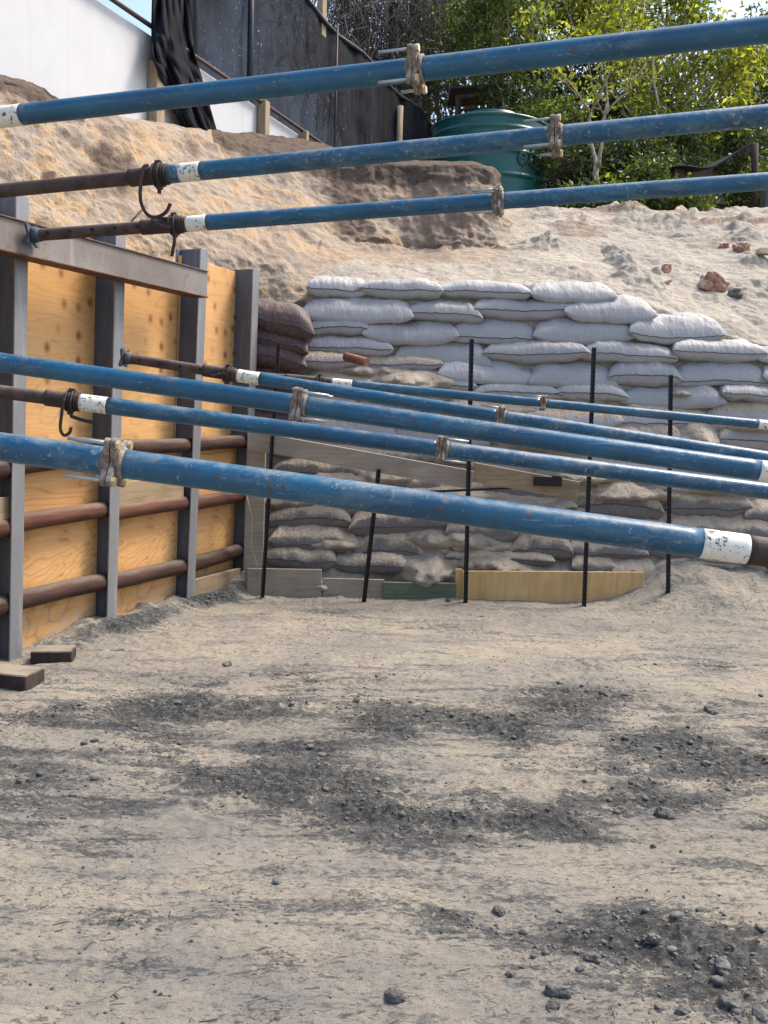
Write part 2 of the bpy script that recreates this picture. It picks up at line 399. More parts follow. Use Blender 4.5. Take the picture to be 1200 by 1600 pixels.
M = dict(floor=m_floor(), bank=m_bank(), blue=m_blue(), white=m_white(), mud=m_mud(),
    bagc=m_bag('pale_sack_cloth', (.35, .35, .352), .45, (.44, .38, .30), .80),
    bags=m_bag('sandy_sack_cloth', (.36, .335, .34), .95, (.44, .35, .24), .34),
    bagd=m_bag('dusty_dark_sack_cloth', (.15, .138, .132), .95, (.44, .36, .265), .20),
    bagb=m_bag('brown_sack_cloth', (.085, .047, .045), .3, (.2, .15, .12), .8),
    seam=m_plain('seam_thread', (.06, .055, .055), .8),
    rust=m_rust('rusty_inner_tube', (.045, .030, .028), (.12, .085, .072)),
    dkrust=m_rust('dark_collar_steel', (.030, .022, .020), (.085, .060, .050)),
    zinc=m_plain('galvanised_bolt', (.42, .43, .42), .4, .7), brass=m_plain('yellow_nut', (.55, .48, .28), .4, .6),
    bluerust=m_rust('blue_flaking_plate', (.02, .06, .10), (.10, .10, .10)),
    steel=m_steel('dark_post_steel', (.075, .088, .115), (.12, .135, .165)), flange=m_steel('pale_flange_steel', (.17, .175, .185), (.25, .25, .255), .7),
    waler=m_waler(), redge=m_rust('rusty_beam_edge', (.06, .035, .025), (.17, .09, .055)),
    ply=m_ply('orange_plywood', (.55, .295, .11), (.68, .42, .175)), ply2=m_ply('grained_plywood', (.55, .28, .10), (.70, .42, .18), False),
    ply3=m_wood('pale_plywood', (.46, .29, .12), (.60, .40, .18), (2.5, 2.5, .25), .7, .25),
    log=m_wood('creosoted_log', (.055, .022, .014), (.15, .06, .036), (.3, .3, 3), dusty=.2), logdark=m_wood('dark_log', (.022, .013, .011), (.085, .040, .028), (.3, .3, 3), dusty=.2),
    plank=m_wood('old_plank', (.20, .145, .085), (.34, .255, .155), (.3, .3, 3), dusty=.4),
    grey=m_wood('grey_board', (.24, .20, .155), (.36, .305, .24), (.3, .3, 3), dusty=.5), green=m_wood('green_board', (.07, .095, .06), (.15, .18, .115), (.3, .3, 3), dusty=.35),
    block=m_wood('charred_block', (.022, .015, .013), (.065, .045, .038), dusty=.55), wall=m_wall(), cloth=m_cloth(), tank=m_tank(),
    post=m_plain('black_stake_steel', (.012, .013, .018), .45, .4), rail=m_plain('brown_rail', (.055, .032, .028), .6, .3),
    timber=m_wood('timber_post', (.22, .16, .10), (.38, .30, .20), (3, 3, .3)), dkwood=m_wood('dark_timber', (.03, .022, .018), (.07, .05, .04), (3, 3, .3), dusty=.1),
    bark=m_plain('pale_bark', (.30, .26, .19), .9, 0, .4, 20), dbark=m_plain('dark_bark', (.07, .055, .042), .9, 0, .4, 20),
    brick=m_plain('broken_brick', (.33, .18, .12), .9, 0, .5, 25, .9), stone=m_plain('dark_stone', (.075, .073, .070), .9, 0, .4, 30, .12), clod=m_plain('grey_clod', (.095, .093, .088), .95, 0, .45, 60, .2),
    tarp=m_plain('dark_tarp', (.018, .022, .035), .5), logo=m_plain('tank_lettering', (.012, .045, .038), .5, 0, .1), sunpaint=m_plain('sunpainted_slab', (.55, .47, .30), .8))

# ------------------------------------------------------------------ pit floor
def axis(a, b, step_a, step_b, lo, hi):
    xs = [a]
    while xs[-1] < b:
        k = (xs[-1]-a)/(b-a); xs.append(xs[-1]+step_a*(1-k)+step_b*k)
    d = step_b
    while xs[-1] < hi: d *= 1.25; xs.append(xs[-1]+d)
    d = step_a; pre = []; x = a
    while x > lo: d *= 1.25; x -= d; pre.append(x)
    return np.array(pre[::-1]+xs)
WP0 = Vector((-1.96, 5.07, 0)); WD = Vector((.383, .924, 0)).normalized(); WN = Vector((WD.y, -WD.x, 0))   # left wall: line, direction, outward normal
def darkmask(X, Y):
    B = [(640,1175,640,78,.52),(300,1110,270,20,.8),(60,1128,120,14,.7),(620,1118,150,20,.55),(450,1192,340,46,.62),(720,1140,160,26,.9),(860,1098,120,22,.75),(1000,1165,230,40,.85),
         (1150,1185,150,48,.9),(640,1245,210,34,.85),(820,1268,210,28,.85),(1110,1250,160,34,.75),(450,1065,150,13,.55),(1050,1495,180,42,.9),(1130,1570,170,45,.8),
         (930,1545,110,32,.5),(720,985,90,6,.5),(150,1175,180,26,.5),(200,1335,90,12,.35),(60,1400,90,22,.45),(170,1440,90,22,.4),(400,1510,80,22,.45),(700,1430,60,28,.35),(480,1540,60,14,.4),
         (620,1060,60,8,.3),(1140,1040,60,5,.5),(1100,1010,50,5,.35),(500,960,60,5,.3)]
    m = np.zeros_like(X)
    for cx, cy, rx, ry, a in B:
        c = G(cx, cy); ax = rx/F*c.y; ay = abs(G(cx, cy-ry).y-G(cx, cy+ry).y)/2
        q = ((X-c.x)/ax)**2+((Y-c.y)/ay)**2
        m = np.maximum(m, a*np.exp(-.5*q*.75))
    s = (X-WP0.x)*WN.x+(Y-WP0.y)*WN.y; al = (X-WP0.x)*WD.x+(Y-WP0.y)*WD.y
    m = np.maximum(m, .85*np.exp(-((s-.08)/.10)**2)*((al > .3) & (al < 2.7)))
    br = fbm(X*3.2, Y*3.2, o=4, seed=3)
    return np.clip(m*(.72+1.0*br)+.10*br+.05, 0, 1.0)
def floor_height(X, Y, dm):
    h = .022*fbm(X*1.3, Y*1.3, o=3, seed=11)+.010*fbm(X*7, Y*7, o=4, seed=12)
    cr = fbm(X*42, Y*42, o=3, seed=13); cr2 = np.clip(fbm(X*22, Y*22, o=3, seed=14)-.12, 0, 1)
    pt = np.clip(fbm(X*1.9, Y*2.6, o=3, seed=18)*2+.25, 0, 1); fl = np.clip(fbm(X*13, Y*17, o=4, seed=19)-.10, 0, 1)
    cr3 = 1-2*np.abs(fbm(X*26, Y*34, o=4, seed=20)); h = h+dm*(.014*cr+.034*cr2+.010*cr3+.004)+.0035*fbm(X*60, Y*60, o=2, seed=15)+.035*fl*pt
    s = (X-WP0.x)*WN.x+(Y-WP0.y)*WN.y; al = (X-WP0.x)*WD.x+(Y-WP0.y)*WD.y
    h = h+.06*np.exp(-(np.maximum(s-.02, 0)/.11)**2)*np.clip((al-.25)/.3, 0, 1)*np.clip((2.9-al)/.3, 0, 1)*(1+.5*fbm(X*9, Y*9, o=3, seed=16))
    # sand drifted against the foot of the bags on the right, lower elsewhere
    r = 1/(1+np.exp(-(X-1.85)/.10)); t = np.clip((Y-6.55)/.75, 0, 1)
    h = h+(.30*r+.02)*t*t*(3-2*t)*(1+.35*fbm(X*3, Y*3, o=3, seed=17))
    r2 = np.exp(-((X-.42)/.17)**2)
    t2 = np.clip((Y-7.06)/.25, 0, 1); h = h+.30*r2*t2
    r3 = np.exp(-((X+.62)/.5)**2); h = h+.18*r3*t2
    h = np.where(Y > 7.4, np.minimum(h, .3), h)
    return h
xs = axis(-3.0, 3.0, .0085, .0085, -80, 80); ys = axis(1.75, 7.5, .0065, .013, -80, 250)
X, Y = np.meshgrid(xs, ys); dm = darkmask(X, Y); Z = floor_height(X, Y, dm)
far = (np.abs(X) > 3.2) | (Y < 1.7); Z = np.where(far, 0.0, Z)
nx, ny = len(xs), len(ys)
V = np.stack([X, Y, Z], -1).reshape(-1, 3)
i, j = np.meshgrid(np.arange(nx-1), np.arange(ny-1)); a = (j*nx+i).ravel()
Fq = np.stack([a, a+1, a+nx+1, a+nx], -1)
obj('ground', mesh_np('ground', V, Fq, True, [M['floor']], {'dark': ('POINT', dm)}), kind='structure')
def zf(x, y):
    A = np.array([[x]]), np.array([[y]]); return float(floor_height(A[0], A[1], darkmask(*A))[0, 0])

# ------------------------------------------------------------------ earth bank above and behind the pit (lofted sections)
SEC = [(-420, [(760,4.2),(560,4.6),(440,4.9),(330,5.2),(60,5.6),(20,6.0)]),
 (-200, [(680,4.9),(520,5.15),(410,5.4),(310,5.7),(95,6.1),(80,6.4)]), (0, [(600,5.6),(430,5.8),(335,6.0),(250,6.3),(122,6.7),(112,6.95)]),
 (70, [(600,5.8),(430,6.1),(335,6.35),(260,6.6),(142,7.05),(136,7.35)]),
 (110, [(600,6.1),(440,6.3),(350,6.6),(280,6.9),(175,7.4),(168,7.8)]), (200, [(600,6.7),(450,6.9),(360,7.2),(290,7.6),(190,8.2),(182,8.7)]),
 (300, [(600,7.3),(460,7.5),(380,7.8),(310,8.2),(208,9.0),(200,9.6)]), (400, [(600,7.9),(480,8.0),(410,8.25),(330,8.8),(228,9.7),(205,10.7)]),
 (470, [(600,8.0),(470,8.1),(425,8.4),(350,9.0),(246,9.8),(218,11.2)]), (560, [(600,8.0),(450,8.1),(405,8.8),(382,9.4),(252,9.85),(238,12)]), (650, [(600,8.0),(445,8.15),(410,8.8),(391,9.6),(256,9.98),(250,12)]),
 (740, [(600,8.0),(445,8.15),(410,8.9),(389,9.6),(257,10.0),(253,12)]), (768, [(600,8.0),(445,8.15),(410,8.9),(388,9.75),(268,10.0),(262,12)]), (786, [(600,8.0),(445,8.15),(410,8.9),(386,9.7),(346,10.5),(324,12.5)]),
 (900, [(600,8.0),(450,8.15),(415,8.9),(382,9.7),(350,10.6),(325,12.5)]), (1000, [(600,7.95),(478,8.05),(432,8.8),(395,9.7),(358,10.6),(326,12.5)]),
 (1100, [(620,7.9),(515,7.95),(462,8.6),(412,9.4),(365,10.4),(328,12.5)]), (1200, [(640,7.9),(540,7.95),(475,8.6),(412,9.4),(362,10.4),(322,12.5)]),
 (1600, [(680,7.9),(560,7.95),(490,8.6),(410,9.4),(350,10.4),(312,12.5)])]
px_k = [s[0] for s in SEC]; sub = [40, 70, 60, 85, 50]
us = np.unique(np.concatenate([np.linspace(-420, 0, 40), np.linspace(0, 1250, 620), np.linspace(1250, 1600, 30)]))
grid = []
for u in us:
    pts = []
    for r in range(6):
        pts.append((np.interp(u, px_k, [s[1][r][0] for s in SEC]), np.interp(u, px_k, [s[1][r][1] for s in SEC])))
    col = []
    for r in range(5):
        for k in range(sub[r]):
            t = k/sub[r]; 
            col.append(at(u, pts[r][0]*(1-t)+pts[r+1][0]*t, pts[r][1]*(1-t)+pts[r+1][1]*t))
    e = at(u, *pts[5]); col.append(e)
    for Yk in (14, 16, 20, 30, 60, 250):
        s = Yk/e.y; col.append(Vector((e.x*s, Yk, e.z+(0.0 if u > 780 else -.25))))
    grid.append(col)
nu, nv = len(grid), len(grid[0])
P = np.array([[tuple(p) for p in c] for c in grid])
# smooth the sections a little, then displace along normals
def smooth(P, it=5):
    for _ in range(it):
        Q = P.copy(); Q[1:-1] = (P[:-2]+2*P[1:-1]+P[2:])/4; R = Q.copy(); R[:, 1:-1] = (Q[:, :-2]+2*Q[:, 1:-1]+Q[:, 2:])/4; P = R
    return P
ptop = sum(sub[:4])
P = smooth(P, 3)
du = np.gradient(P, axis=0); dv = np.gradient(P, axis=1); Nn = np.cross(du, dv); Nn /= np.linalg.norm(Nn, axis=-1, keepdims=True)+1e-9
x, y, z = P[..., 0], P[..., 1], P[..., 2]
steep = 1-np.abs(Nn[..., 2])
PXu = np.repeat(us[:, None], nv, 1); VI = np.repeat(np.arange(nv)[None], nu, 0)
rough = fbm(x*1.4, y*1.4, z*1.4, 5, seed=31); fine = fbm(x*9, y*9, z*9, 4, seed=32); gul = fbm(x*3.2, y*1.0, z*.6, 4, seed=33)
rid = 1-np.abs(fbm(x*2.6, y*2.6, z*4, 4, seed=34))*2.2
amp = .03+.10*np.clip(steep*1.6, 0, 1)
disp = amp*rough+(.018+.04*np.clip(steep*1.5, 0, 1))*fine+.11*gul*np.clip(steep*1.5, 0, 1)+.045*rid*steep
flat_lump = np.clip(fbm(x*3.2, y*5, o=5, seed=35)-.06, 0, 1)*.20*np.clip(fbm(x*.8,y*.8,o=2,seed=37)*2+.6,0,1)*np.clip((PXu-760)/150, 0, 1)*np.clip((y-8.1)/.6, 0, 1)
ft = np.exp(-((VI-(sum(sub[:3])-8))/14.)**2)*((PXu > 500) & (PXu < 860))
disp = disp+flat_lump+ft*.16*np.clip(fbm(x*4.5, y*4.5, z*4.5, 4, seed=41)+.05, 0, 1)
fcs = np.clip((PXu-480)/120, 0, 1)*np.clip((800-PXu)/40, 0, 1)*((VI > sum(sub[:3])) & (VI < ptop)); disp = disp+fcs*(.05*fbm(x*5, y*2, z*1.2, 4, seed=42)+.03*fbm(x*1, y*1, z*12, 3, seed=43))
disp = np.where(VI >= sum(sub)+1, disp*.3, disp)
P = P+Nn*disp[..., None]*np.sign(Nn[..., 2:3]+1e-6)*1.0

soil = np.zeros((nu, nv))
soil += np.clip((VI-(ptop-22))/18, 0, 1)*.95*((PXu < 130) | ((PXu > 330) & (PXu < 780)))
face = np.clip((PXu-480)/190, 0, 1)*np.clip((800-PXu)/50, 0, 1)
soil += .54*face*(VI > sum(sub[:3])-2)*(VI < ptop+2)*(1+.35*fbm(x*1.2, y*1.2, z*7, 4, seed=39))
soil += .55*face*np.clip((VI-(sum(sub[:3])-34))/30, 0, 1)*(VI <= sum(sub[:3])-2)*np.clip(fbm(x*4, y*4, o=4, seed=40)*2.2+.55, 0, 1)
soil += .35*np.exp(-((PXu-560)/40)**2)*(VI > sum(sub[:3])-6)
soil += .62*np.clip((PXu-800)/80, 0, 1)*np.clip((VI-sum(sub[:3]))/40, 0, 1)*np.clip(fbm(x*1.5, y*3, o=3, seed=36)+.6, 0, 1)
for c_, w_, v0, v1, a_ in ((160, 22, 150, 262, .55), (185, 14, 120, 240, .4), (45, 26, 120, 250, .35), (300, 18, 190, 262, .45), (520, 30, 170, 262, .4), (250, 12, 150, 230, .3)):
    soil += a_*np.exp(-((PXu-c_+26*fbm(x*1.5, y, z*2.2, 3, seed=int(c_)))/w_)**2)*(VI > v0)*(VI < v1)
soil += .46*(PXu < 780)*np.clip(fbm(x*.9, y*.9, z*1.6, 3, seed=38)*1.7, 0, 1)
soil += .7*(VI > sum(sub))*1.0
pale = np.clip(np.clip((PXu-700)/150, 0, 1)+(VI < sub[0]+sub[1])*np.clip((PXu-480)/60, 0, 1), 0, 1)
V = P.reshape(-1, 3); i, j = np.meshgrid(np.arange(nv-1), np.arange(nu-1)); a = (j*nv+i).ravel()
Fq = np.stack([a, a+1, a+nv+1, a+nv], -1)
me = mesh_np('earth_bank', V, Fq[:, ::-1], True, [M['bank']], {'soil': ('POINT', soil), 'pale': ('POINT', pale)})
obj('earth_bank', me, kind='structure')
def bank_pt(px, v):
    """point on the bank surface at section px, row index v"""
    k = int(np.argmin(np.abs(us-px))); return Vector(P[k, min(v, nv-1)])

# ------------------------------------------------------------------ sandbag wall
def yfront(py): return 7.12+(930-py)/490*.72
# sand packed between and behind the bags
nxs, nzs = 460, 220
uu = np.linspace(395, 1900, nxs); vv = np.linspace(960, 452, nzs)
Q = np.zeros((nxs, nzs, 3))
for a_, u in enumerate(uu):
    top = np.interp(u, [395, 470, 480, 960, 1030, 1130, 1200, 1900], [600, 560, 452, 455, 480, 520, 545, 560])
    for b_, v in enumerate(vv):
        v2 = max(v, top); Q[a_, b_] = at(u, v2, yfront(v2)+.12+(.25 if v < top else 0))
nq = fbm(Q[..., 0]*4, Q[..., 2]*6, o=4, seed=41); nq2 = fbm(Q[..., 0]*16, Q[..., 2]*20, o=4, seed=42)
low = np.clip((1.75-Q[..., 2])/.5, 0, 1)
UU_, VV_ = np.meshgrid(uu, vv, indexing='ij'); spill = np.zeros_like(UU_)
for cx, cy, rx, ry, am in [(640,594,62,15,.20),(590,578,60,9,.12),(1060,614,30,5,.10),(860,684,60,16,.17),(1085,690,28,24,.17),(770,640,70,10,.12),(1180,664,60,10,.12),(820,792,75,15,.16),(690,772,80,12,.14),
        (672,888,42,26,.20),(480,908,90,10,.13),(860,892,160,9,.12),(560,745,80,10,.12),(990,770,80,9,.13),(700,840,70,16,.12),(1100,760,80,8,.12),(760,880,50,16,.16),(1150,868,80,10,.12),(520,846,40,10,.12),(900,740,60,12,.15)]:
    spill = np.maximum(spill, am*np.exp(-(((UU_-cx)/rx)**2+((VV_-cy)/ry)**2)**1.3*.8))
sp_n = fbm(Q[..., 0]*6, Q[..., 2]*9, o=5, seed=44)
Q[..., 1] -= spill*(1.15+.8*sp_n); Q[..., 2] -= spill*.15
Q[..., 1] -= (.055*nq+.022*nq2+.03)*(.4+.6*low)
i, j = np.meshgrid(np.arange(nzs-1), np.arange(nxs-1)); a = (j*nzs+i).ravel()
me = mesh_np('packed_sand', Q.reshape(-1, 3), np.stack([a, a+nzs, a+nzs+1, a+1], -1), True, [M['bank']],
             {'soil': ('POINT', .12*low), 'pale': ('POINT', np.full((nxs, nzs), .65))})
obj('packed_sand', me, kind='structure')

ORD = ['first', 'second', 'third', 'fourth', 'fifth', 'sixth', 'seventh', 'eighth', 'ninth', 'tenth', 'eleventh', 'twelfth', 'thirteenth', 'fourteenth']
def bag_mesh(L, H, D, seed, drop, lump, wk=1.0):
    n, m = 72, 30
    u = np.linspace(-1, 1, n); v = np.linspace(-1, 1, m)
    u = np.sign(u)*np.abs(u)**.85; v = np.sign(v)*np.abs(v)**.8
    U, Vv = np.meshgrid(u, v, indexing='ij')
    e = np.clip((1-np.abs(U)**3.4), 0, 1)*np.clip((1-np.abs(Vv)**2.6), 0, 1)
    full = e**.40
    slump = 1+.16*fbm(U*1.7+seed, U*0+seed*.3, o=2, seed=seed % 97)
    edge = np.clip(1-full, 0, 1)
    wr = fbm(U*17+seed*1.3, Vv*2.2, o=3, seed=seed % 89); wr2 = 1-2.4*np.abs(fbm(U*4.0+seed, Vv*6+U*3, o=2, seed=seed % 83))
    endw = np.clip((np.abs(U)-.45)/.55, 0, 1)
    xx = U*L/2*(1-.055*(1-Vv**2)*np.abs(U)**4+.03*Vv**2)
    yy = Vv*D/2*(1-.05*(1-U**2)*0-.10*np.abs(U)**6*(1-np.abs(Vv)))
    zm = -drop*H*np.clip(-Vv, 0, 1)**1.6*(1-.35*np.abs(U)**3)+H*.09*fbm(U*2.2+seed*.77, Vv*.4, o=2, seed=seed % 71)
    zm = zm-.22*H*np.abs(U)**4*(seed % 3 == 0)
    fw = wk*H*(.045*wr*(full**.5)*(.25+1.0*edge)+.07*wr2*(.15+endw)*full+lump*.14*fbm(U*3+seed, Vv*3, o=3, seed=seed % 61)*full)
    top = zm+H*.54*full*slump+fw; bot = zm-H*.50*full*slump*.92-fw*.6
    T = np.stack([xx, yy, top], -1).reshape(-1, 3); B = np.stack([xx, yy, bot-.0008], -1).reshape(-1, 3)
    i, j = np.meshgrid(np.arange(m-1), np.arange(n-1)); a = (j*m+i).ravel(); q = np.stack([a, a+m, a+m+1, a+1], -1)
    V = np.concatenate([T, B]); Fq = np.concatenate([q, q[:, ::-1]+n*m])
    # stitch the rims
    rim = [(k*m) for k in range(n)]; rim2 = [(n-1)*m+k for k in range(m)]; rim3 = [k*m+m-1 for k in range(n-1, -1, -1)]; rim4 = [k for k in range(m-1, -1, -1)]
    loop = rim+rim2[1:]+rim3[1:]+rim4[1:-1]; st = []
    for k in range(len(loop)):
        a0, a1 = loop[k], loop[(k+1) % len(loop)]; st.append((a0, a0+n*m, a1+n*m, a1))
    Fq = np.concatenate([Fq, np.array(st)])
    front = [(xx[k, 0], yy[k, 0]-.0035, zm[k, 0]+.002*math.sin(k*.9+seed)) for k in range(2, n-2)]
    return V, Fq, front
def make_bag(x0, x1, y0, y1, mat, label, group, seam=False, Yf=None, depth=.34, tilt=None, name='sandbag', kf=None):
    yc = (y0+y1)/2; Yb = (Yf if Yf is not None else yfront(yc))
    c = at((x0+x1)/2, yc, Yb+.04); L = (x1-x0)/F*Yb*1.055; H = max((y1-y0)/F*Yb*1.09, .10)
    seed = random.randint(1, 9999)
    V, Fq, front = bag_mesh(L, H, depth, seed, .12 if seam else .42, .8, .35 if mat is M['bagb'] else 1.0)
    roll_ = ROLL if tilt is None else ROLL*0+tilt
    o = obj(name, mesh_np(name, V, Fq, True, [mat]), loc=c+Vector((0, depth/2-.03+random.uniform(-.02, .02), 0)), label=label, cat='sandbag', group=group)
    o.rotation_euler = (R_(random.uniform(-6, 4)), -(roll_ if tilt is None else tilt)*0+R_(random.uniform(-2.0, 2.0))+(tilt or 0), R_(random.uniform(-5, 5)))
    if seam or random.random() < .25:
        b = MB(); b.tube([Vector(p) for p in front], .0032, 5)
        b.build('seam', M['seam'], None).parent = o
    return o
courses = [
 ('c', [(480,572,433,467,1),(568,690,436,470,1),(690,828,440,470,1),(830,957,440,471,0)]),
 ('c', [(478,642,464,503,0),(638,752,470,504,1),(742,893,466,500,1),(886,1020,463,500,0)]),
 ('c', [(478,577,494,525,1),(572,712,500,534,0),(705,837,495,532,0),(838,988,497,531,0),(985,1127,491,531,0)]),
 ('c', [(473,612,525,557,1),(620,765,529,566,0),(762,917,533,567,1),(913,1053,534,568,1),(1051,1192,532,567,1),(1188,1300,540,568,0)]),
 ('m', [(465,560,551,578,1,'s'),(560,690,556,582,1,'s'),(688,832,562,596,0,'c'),(830,962,564,599,0,'c'),(956,1062,564,604,1,'c'),(1052,1202,563,598,0,'c'),(1198,1310,566,600,0,'c')]),
 ('m', [(470,586,580,606,0,'s'),(588,655,584,610,0,'s'),(650,742,588,612,1,'c'),(740,876,594,624,1,'c'),(870,980,597,628,1,'c'),(975,1129,600,631,0,'c'),(1126,1230,601,630,1,'c')]),
 ('s', [(480,560,606,636,0),(560,700,610,640,0),(698,832,616,646,0),(826,968,628,668,0),(966,1110,624,664,0),(1106,1225,624,662,0)]),
 ('s', [(470,620,636,690,0),(618,762,642,694,0),(758,900,648,692,0),(896,1000,656,692,0),(992,1066,654,696,0),(1060,1132,660,706,0),(1126,1240,664,706,1)]),
 ('m', [(430,600,684,716,0,'d'),(598,738,690,720,0,'d'),(736,900,692,736,0,'s'),(896,1042,700,746,0,'s'),(1038,1220,706,756,0,'s')]),
 ('d', [(425,578,712,752,1),(576,704,728,766,0),(700,892,738,778,0),(895,1034,758,812,1),(1042,1172,768,808,1),(1168,1290,776,810,0)]),
 ('d', [(412,492,766,794,0),(488,640,758,800,0),(636,770,764,806,0),(764,900,772,806,1),(894,1048,806,836,0),(1044,1114,804,832,0),(1110,1260,804,838,0)]),
 ('d', [(418,550,786,830,1),(546,700,792,836,1),(696,804,800,842,0),(800,895,830,876,1),(890,1010,832,866,0),(1004,1120,832,868,0),(1116,1260,836,872,0)]),
 ('d', [(424,556,822,864,1),(553,664,826,886,1),(660,712,838,872,0),(708,802,838,868,0),(893,960,860,892,0),(1028,1160,866,892,0),(1156,1280,870,896,0)]),
 ('d', [(415,526,852,894,1),(521,642,864,902,1),(636,716,868,900,0),(700,778,856,880,1),(776,866,860,886,1),(956,1030,872,902,0)])]
rowname = ['top', 'second', 'third', 'fourth', 'fifth', 'sixth', 'seventh', 'eighth', 'ninth', 'tenth', 'eleventh', 'twelfth', 'thirteenth', 'lowest']
mm = {'c': 'bagc', 's': 'bags', 'd': 'bagd'}; look = {'c': 'pale grey', 's': 'sand-dusted grey', 'd': 'dirty dark grey'}
for r, (kd, bags) in enumerate(courses):
    for k, bg_ in enumerate(bags):
        kk = kd if kd != 'm' else bg_[5]
        which = 'leftmost' if k == 0 else ('rightmost' if k == len(bags)-1 else ORD[k]+' from left')
        lab = f"{look[kk]} sandbag{' with stitched seam' if bg_[4] else ''}, {which} in the {rowname[r]} course"
        make_bag(*bg_[:4], M[mm[kk]], lab, 'sandbags of the back wall', bool(bg_[4]), depth=.36)
for k, (x0, x1, y0, y1) in enumerate([(362,487,472,522),(356,479,508,546),(356,474,538,574),(350,464,570,604),(350,470,600,640),(350,466,636,676)]):
    make_bag(x0, x1, y0, y1, M['bagb'], f"brown sandbag beside the end post, {['topmost', 'second', 'third', 'fourth', 'fifth', 'lowest'][k]} of its stack", 'brown sandbags', True, Yf=7.42, depth=.42, tilt=R_(7))
# ------------------------------------------------------------------ left soldier-post wall
UPZ = Vector((0, 0, 1))
def WPt(al, off, z): return WP0+WD*al+WN*off+UPZ*z
WEBD = .20
posts = [(-.80, 2.50), (0.0, 2.50), (.80, 2.44), (1.65, 2.58), (2.40, 2.62)]; LEAN = [.03, .03, .033, .050, .030]
plab = ['grey steel H-post at the left edge of the timber wall', 'grey steel H-post beside the two dark wood blocks', 'grey steel H-post with a small blue prop plate bolted on',
        'grey steel H-post at the end of the horizontal beam', 'short grey steel H-post beside the brown sandbags']
def wall_z(px, py, al):   # height of a picture point on the wall plane
    h = plane_hit(px, py, WP0, WN); return h.z
def post_top(al, py):
    p = WPt(al, 0, 1); # project roughly by search
    best = None
    for z in np.linspace(1.5, 3.2, 341):
        q = project(WPt(al, 0, z)); e = abs(q[1]-py)
        if best is None or e < best[0]: best = (e, z)
    return best[1]
def project(p):
    q = RM.transposed() @ (Vector(p)-Vector((0, 0, CAMZ))); return (600+F*q.x/-q.z, 800-F*q.y/-q.z)
tops = {1: post_top(0, 300), 2: post_top(.8, 352), 3: post_top(1.7, 386), 4: post_top(2.4, 418), 0: post_top(0, 300)}
for k, (al, _) in enumerate(posts):
    zt = tops[k]; b = WPt(al, 0, 0)
    lean = Vector((0.0, 0, 0))
    e = empty('steel_post', b, plab[k], 'steel post', 'steel posts of the left wall')
    fw = .046
    def slab(c_off, half_al, half_off, nm, mt, rough_top=0):
        mb = MB(); zc = (zt-.3)/2; hz = (zt+.3)/2; mb.box(WPt(al+LEAN[k]*zc, c_off, zc), WD*half_al, WN*half_off, UPZ*hz+WD*LEAN[k]*hz, .003); mb.build(nm, mt, e)
    slab(-.005, fw, .005, 'front_flange', M['flange']); slab(-WEBD/2-.002, .0045, WEBD/2-.0085, 'web', M['steel']); slab(-WEBD+.001, fw, .005, 'back_flange', M['steel'])  # front flange paler than the web and back flange
# plywood infill: upper sheet at the back flange, lower sheet nearer the front
bays = [(-.80, 0.0), (0.0, .80), (.80, 1.65), (1.65, 2.40)]
bn = ['left-edge bay', 'bay beside the dark wood blocks', 'middle bay', 'bay beside the brown sandbags']
def sheet(a0, a1, z0, z1, off, mt, label, name='plywood_sheet', th=.009, grp='plywood sheets of the left wall', tilt=0):
    mb = MB(); zc = (z0+z1)/2; hz = (z1-z0)/2; mb.box(WPt((a0+a1)/2+.034*zc, off, zc), WD*((a1-a0)/2), WN*th, UPZ*hz+WD*.034*hz, .002)
    return mb.build(name, mt, None, loc=WPt((a0+a1)/2, off, z0), label=label, cat='plywood' if 'ply' in name else 'plank', group=grp)
for k, (a0, a1) in enumerate(bays):
    zt = [2.4, 2.2, 2.2, 2.42][k]
    sheet(a0+.008, a1-.008, 1.0, zt, -WEBD+.016, M['ply'], f'upper orange plywood sheet with knots in the {bn[k]}')
    sheet(a0+.008, a1-.008, -.15, 1.12, -.128, M['ply2'], f'lower plywood sheet with wavy grain in the {bn[k]}')
# logs
def log(a0, a1, z0, z1, r, mt, label):
    mb = MB(); A = WPt(a0+.034*z0, -.062, z0); B = WPt(a1+.034*z1, -.062, z1); n = 14; pts = []; rs = []
    s0 = random.uniform(0, 50)
    for q in range(n+1):
        t = q/n; pts.append(A.lerp(B, t)+UPZ*.003*math.sin(t*5+s0)); rs.append(r*(1+.015*math.sin(t*4+s0)-.03*t))
    mb.tube(pts, rs, 18); mb.build('log', mt, None, loc=A, label=label, cat='log', group='round logs of the left wall')
lz = lambda px, py: plane_hit(px, py, WP0+WN*-.06, WN).z
L3 = [((40, 727), (178, 712)), ((205, 697), (312, 696)), ((322, 694), (385, 690))]
L2 = [((40, 817), (178, 793)), ((190, 800), (300, 783)), ((315, 786), (385, 772))]
L1 = [((40, 935), (178, 905)), ((190, 905), (300, 882)), ((315, 880), (383, 857))]
bn2 = ['between the first two posts', 'between the second and third posts', 'between the last two posts']
for nm, LL in (('upper', L3), ('middle', L2), ('bottom', L1)):
    for k, (p, q) in enumerate(LL):
        a0, a1 = bays[k+1]
        log(a0+.015, a1-.015, lz(*p), lz(*q), .050 if nm != 'bottom' else .054, M['log'] if nm == 'middle' else M['logdark'], f'{nm} brown log {bn2[k]} of the left wall')
    zz = lz(*LL[0][0]); log(-.79, -.012, zz-.03, zz-.01, .056, M['logdark'] if nm != 'middle' else M['log'], f'{nm} brown log left of the first whole steel post')
sheet(.82, 1.585, lz(245, 783), lz(245, 748), -.055, M['plank'], 'brown plank lying on the middle log, between two steel posts', 'plank', .016, 'planks of the left wall')
sheet(-.78, -.02, lz(20, 815), lz(20, 775), -.05, M['plank'], 'plank at the left edge above the middle log', 'plank', .016, 'planks of the left wall')
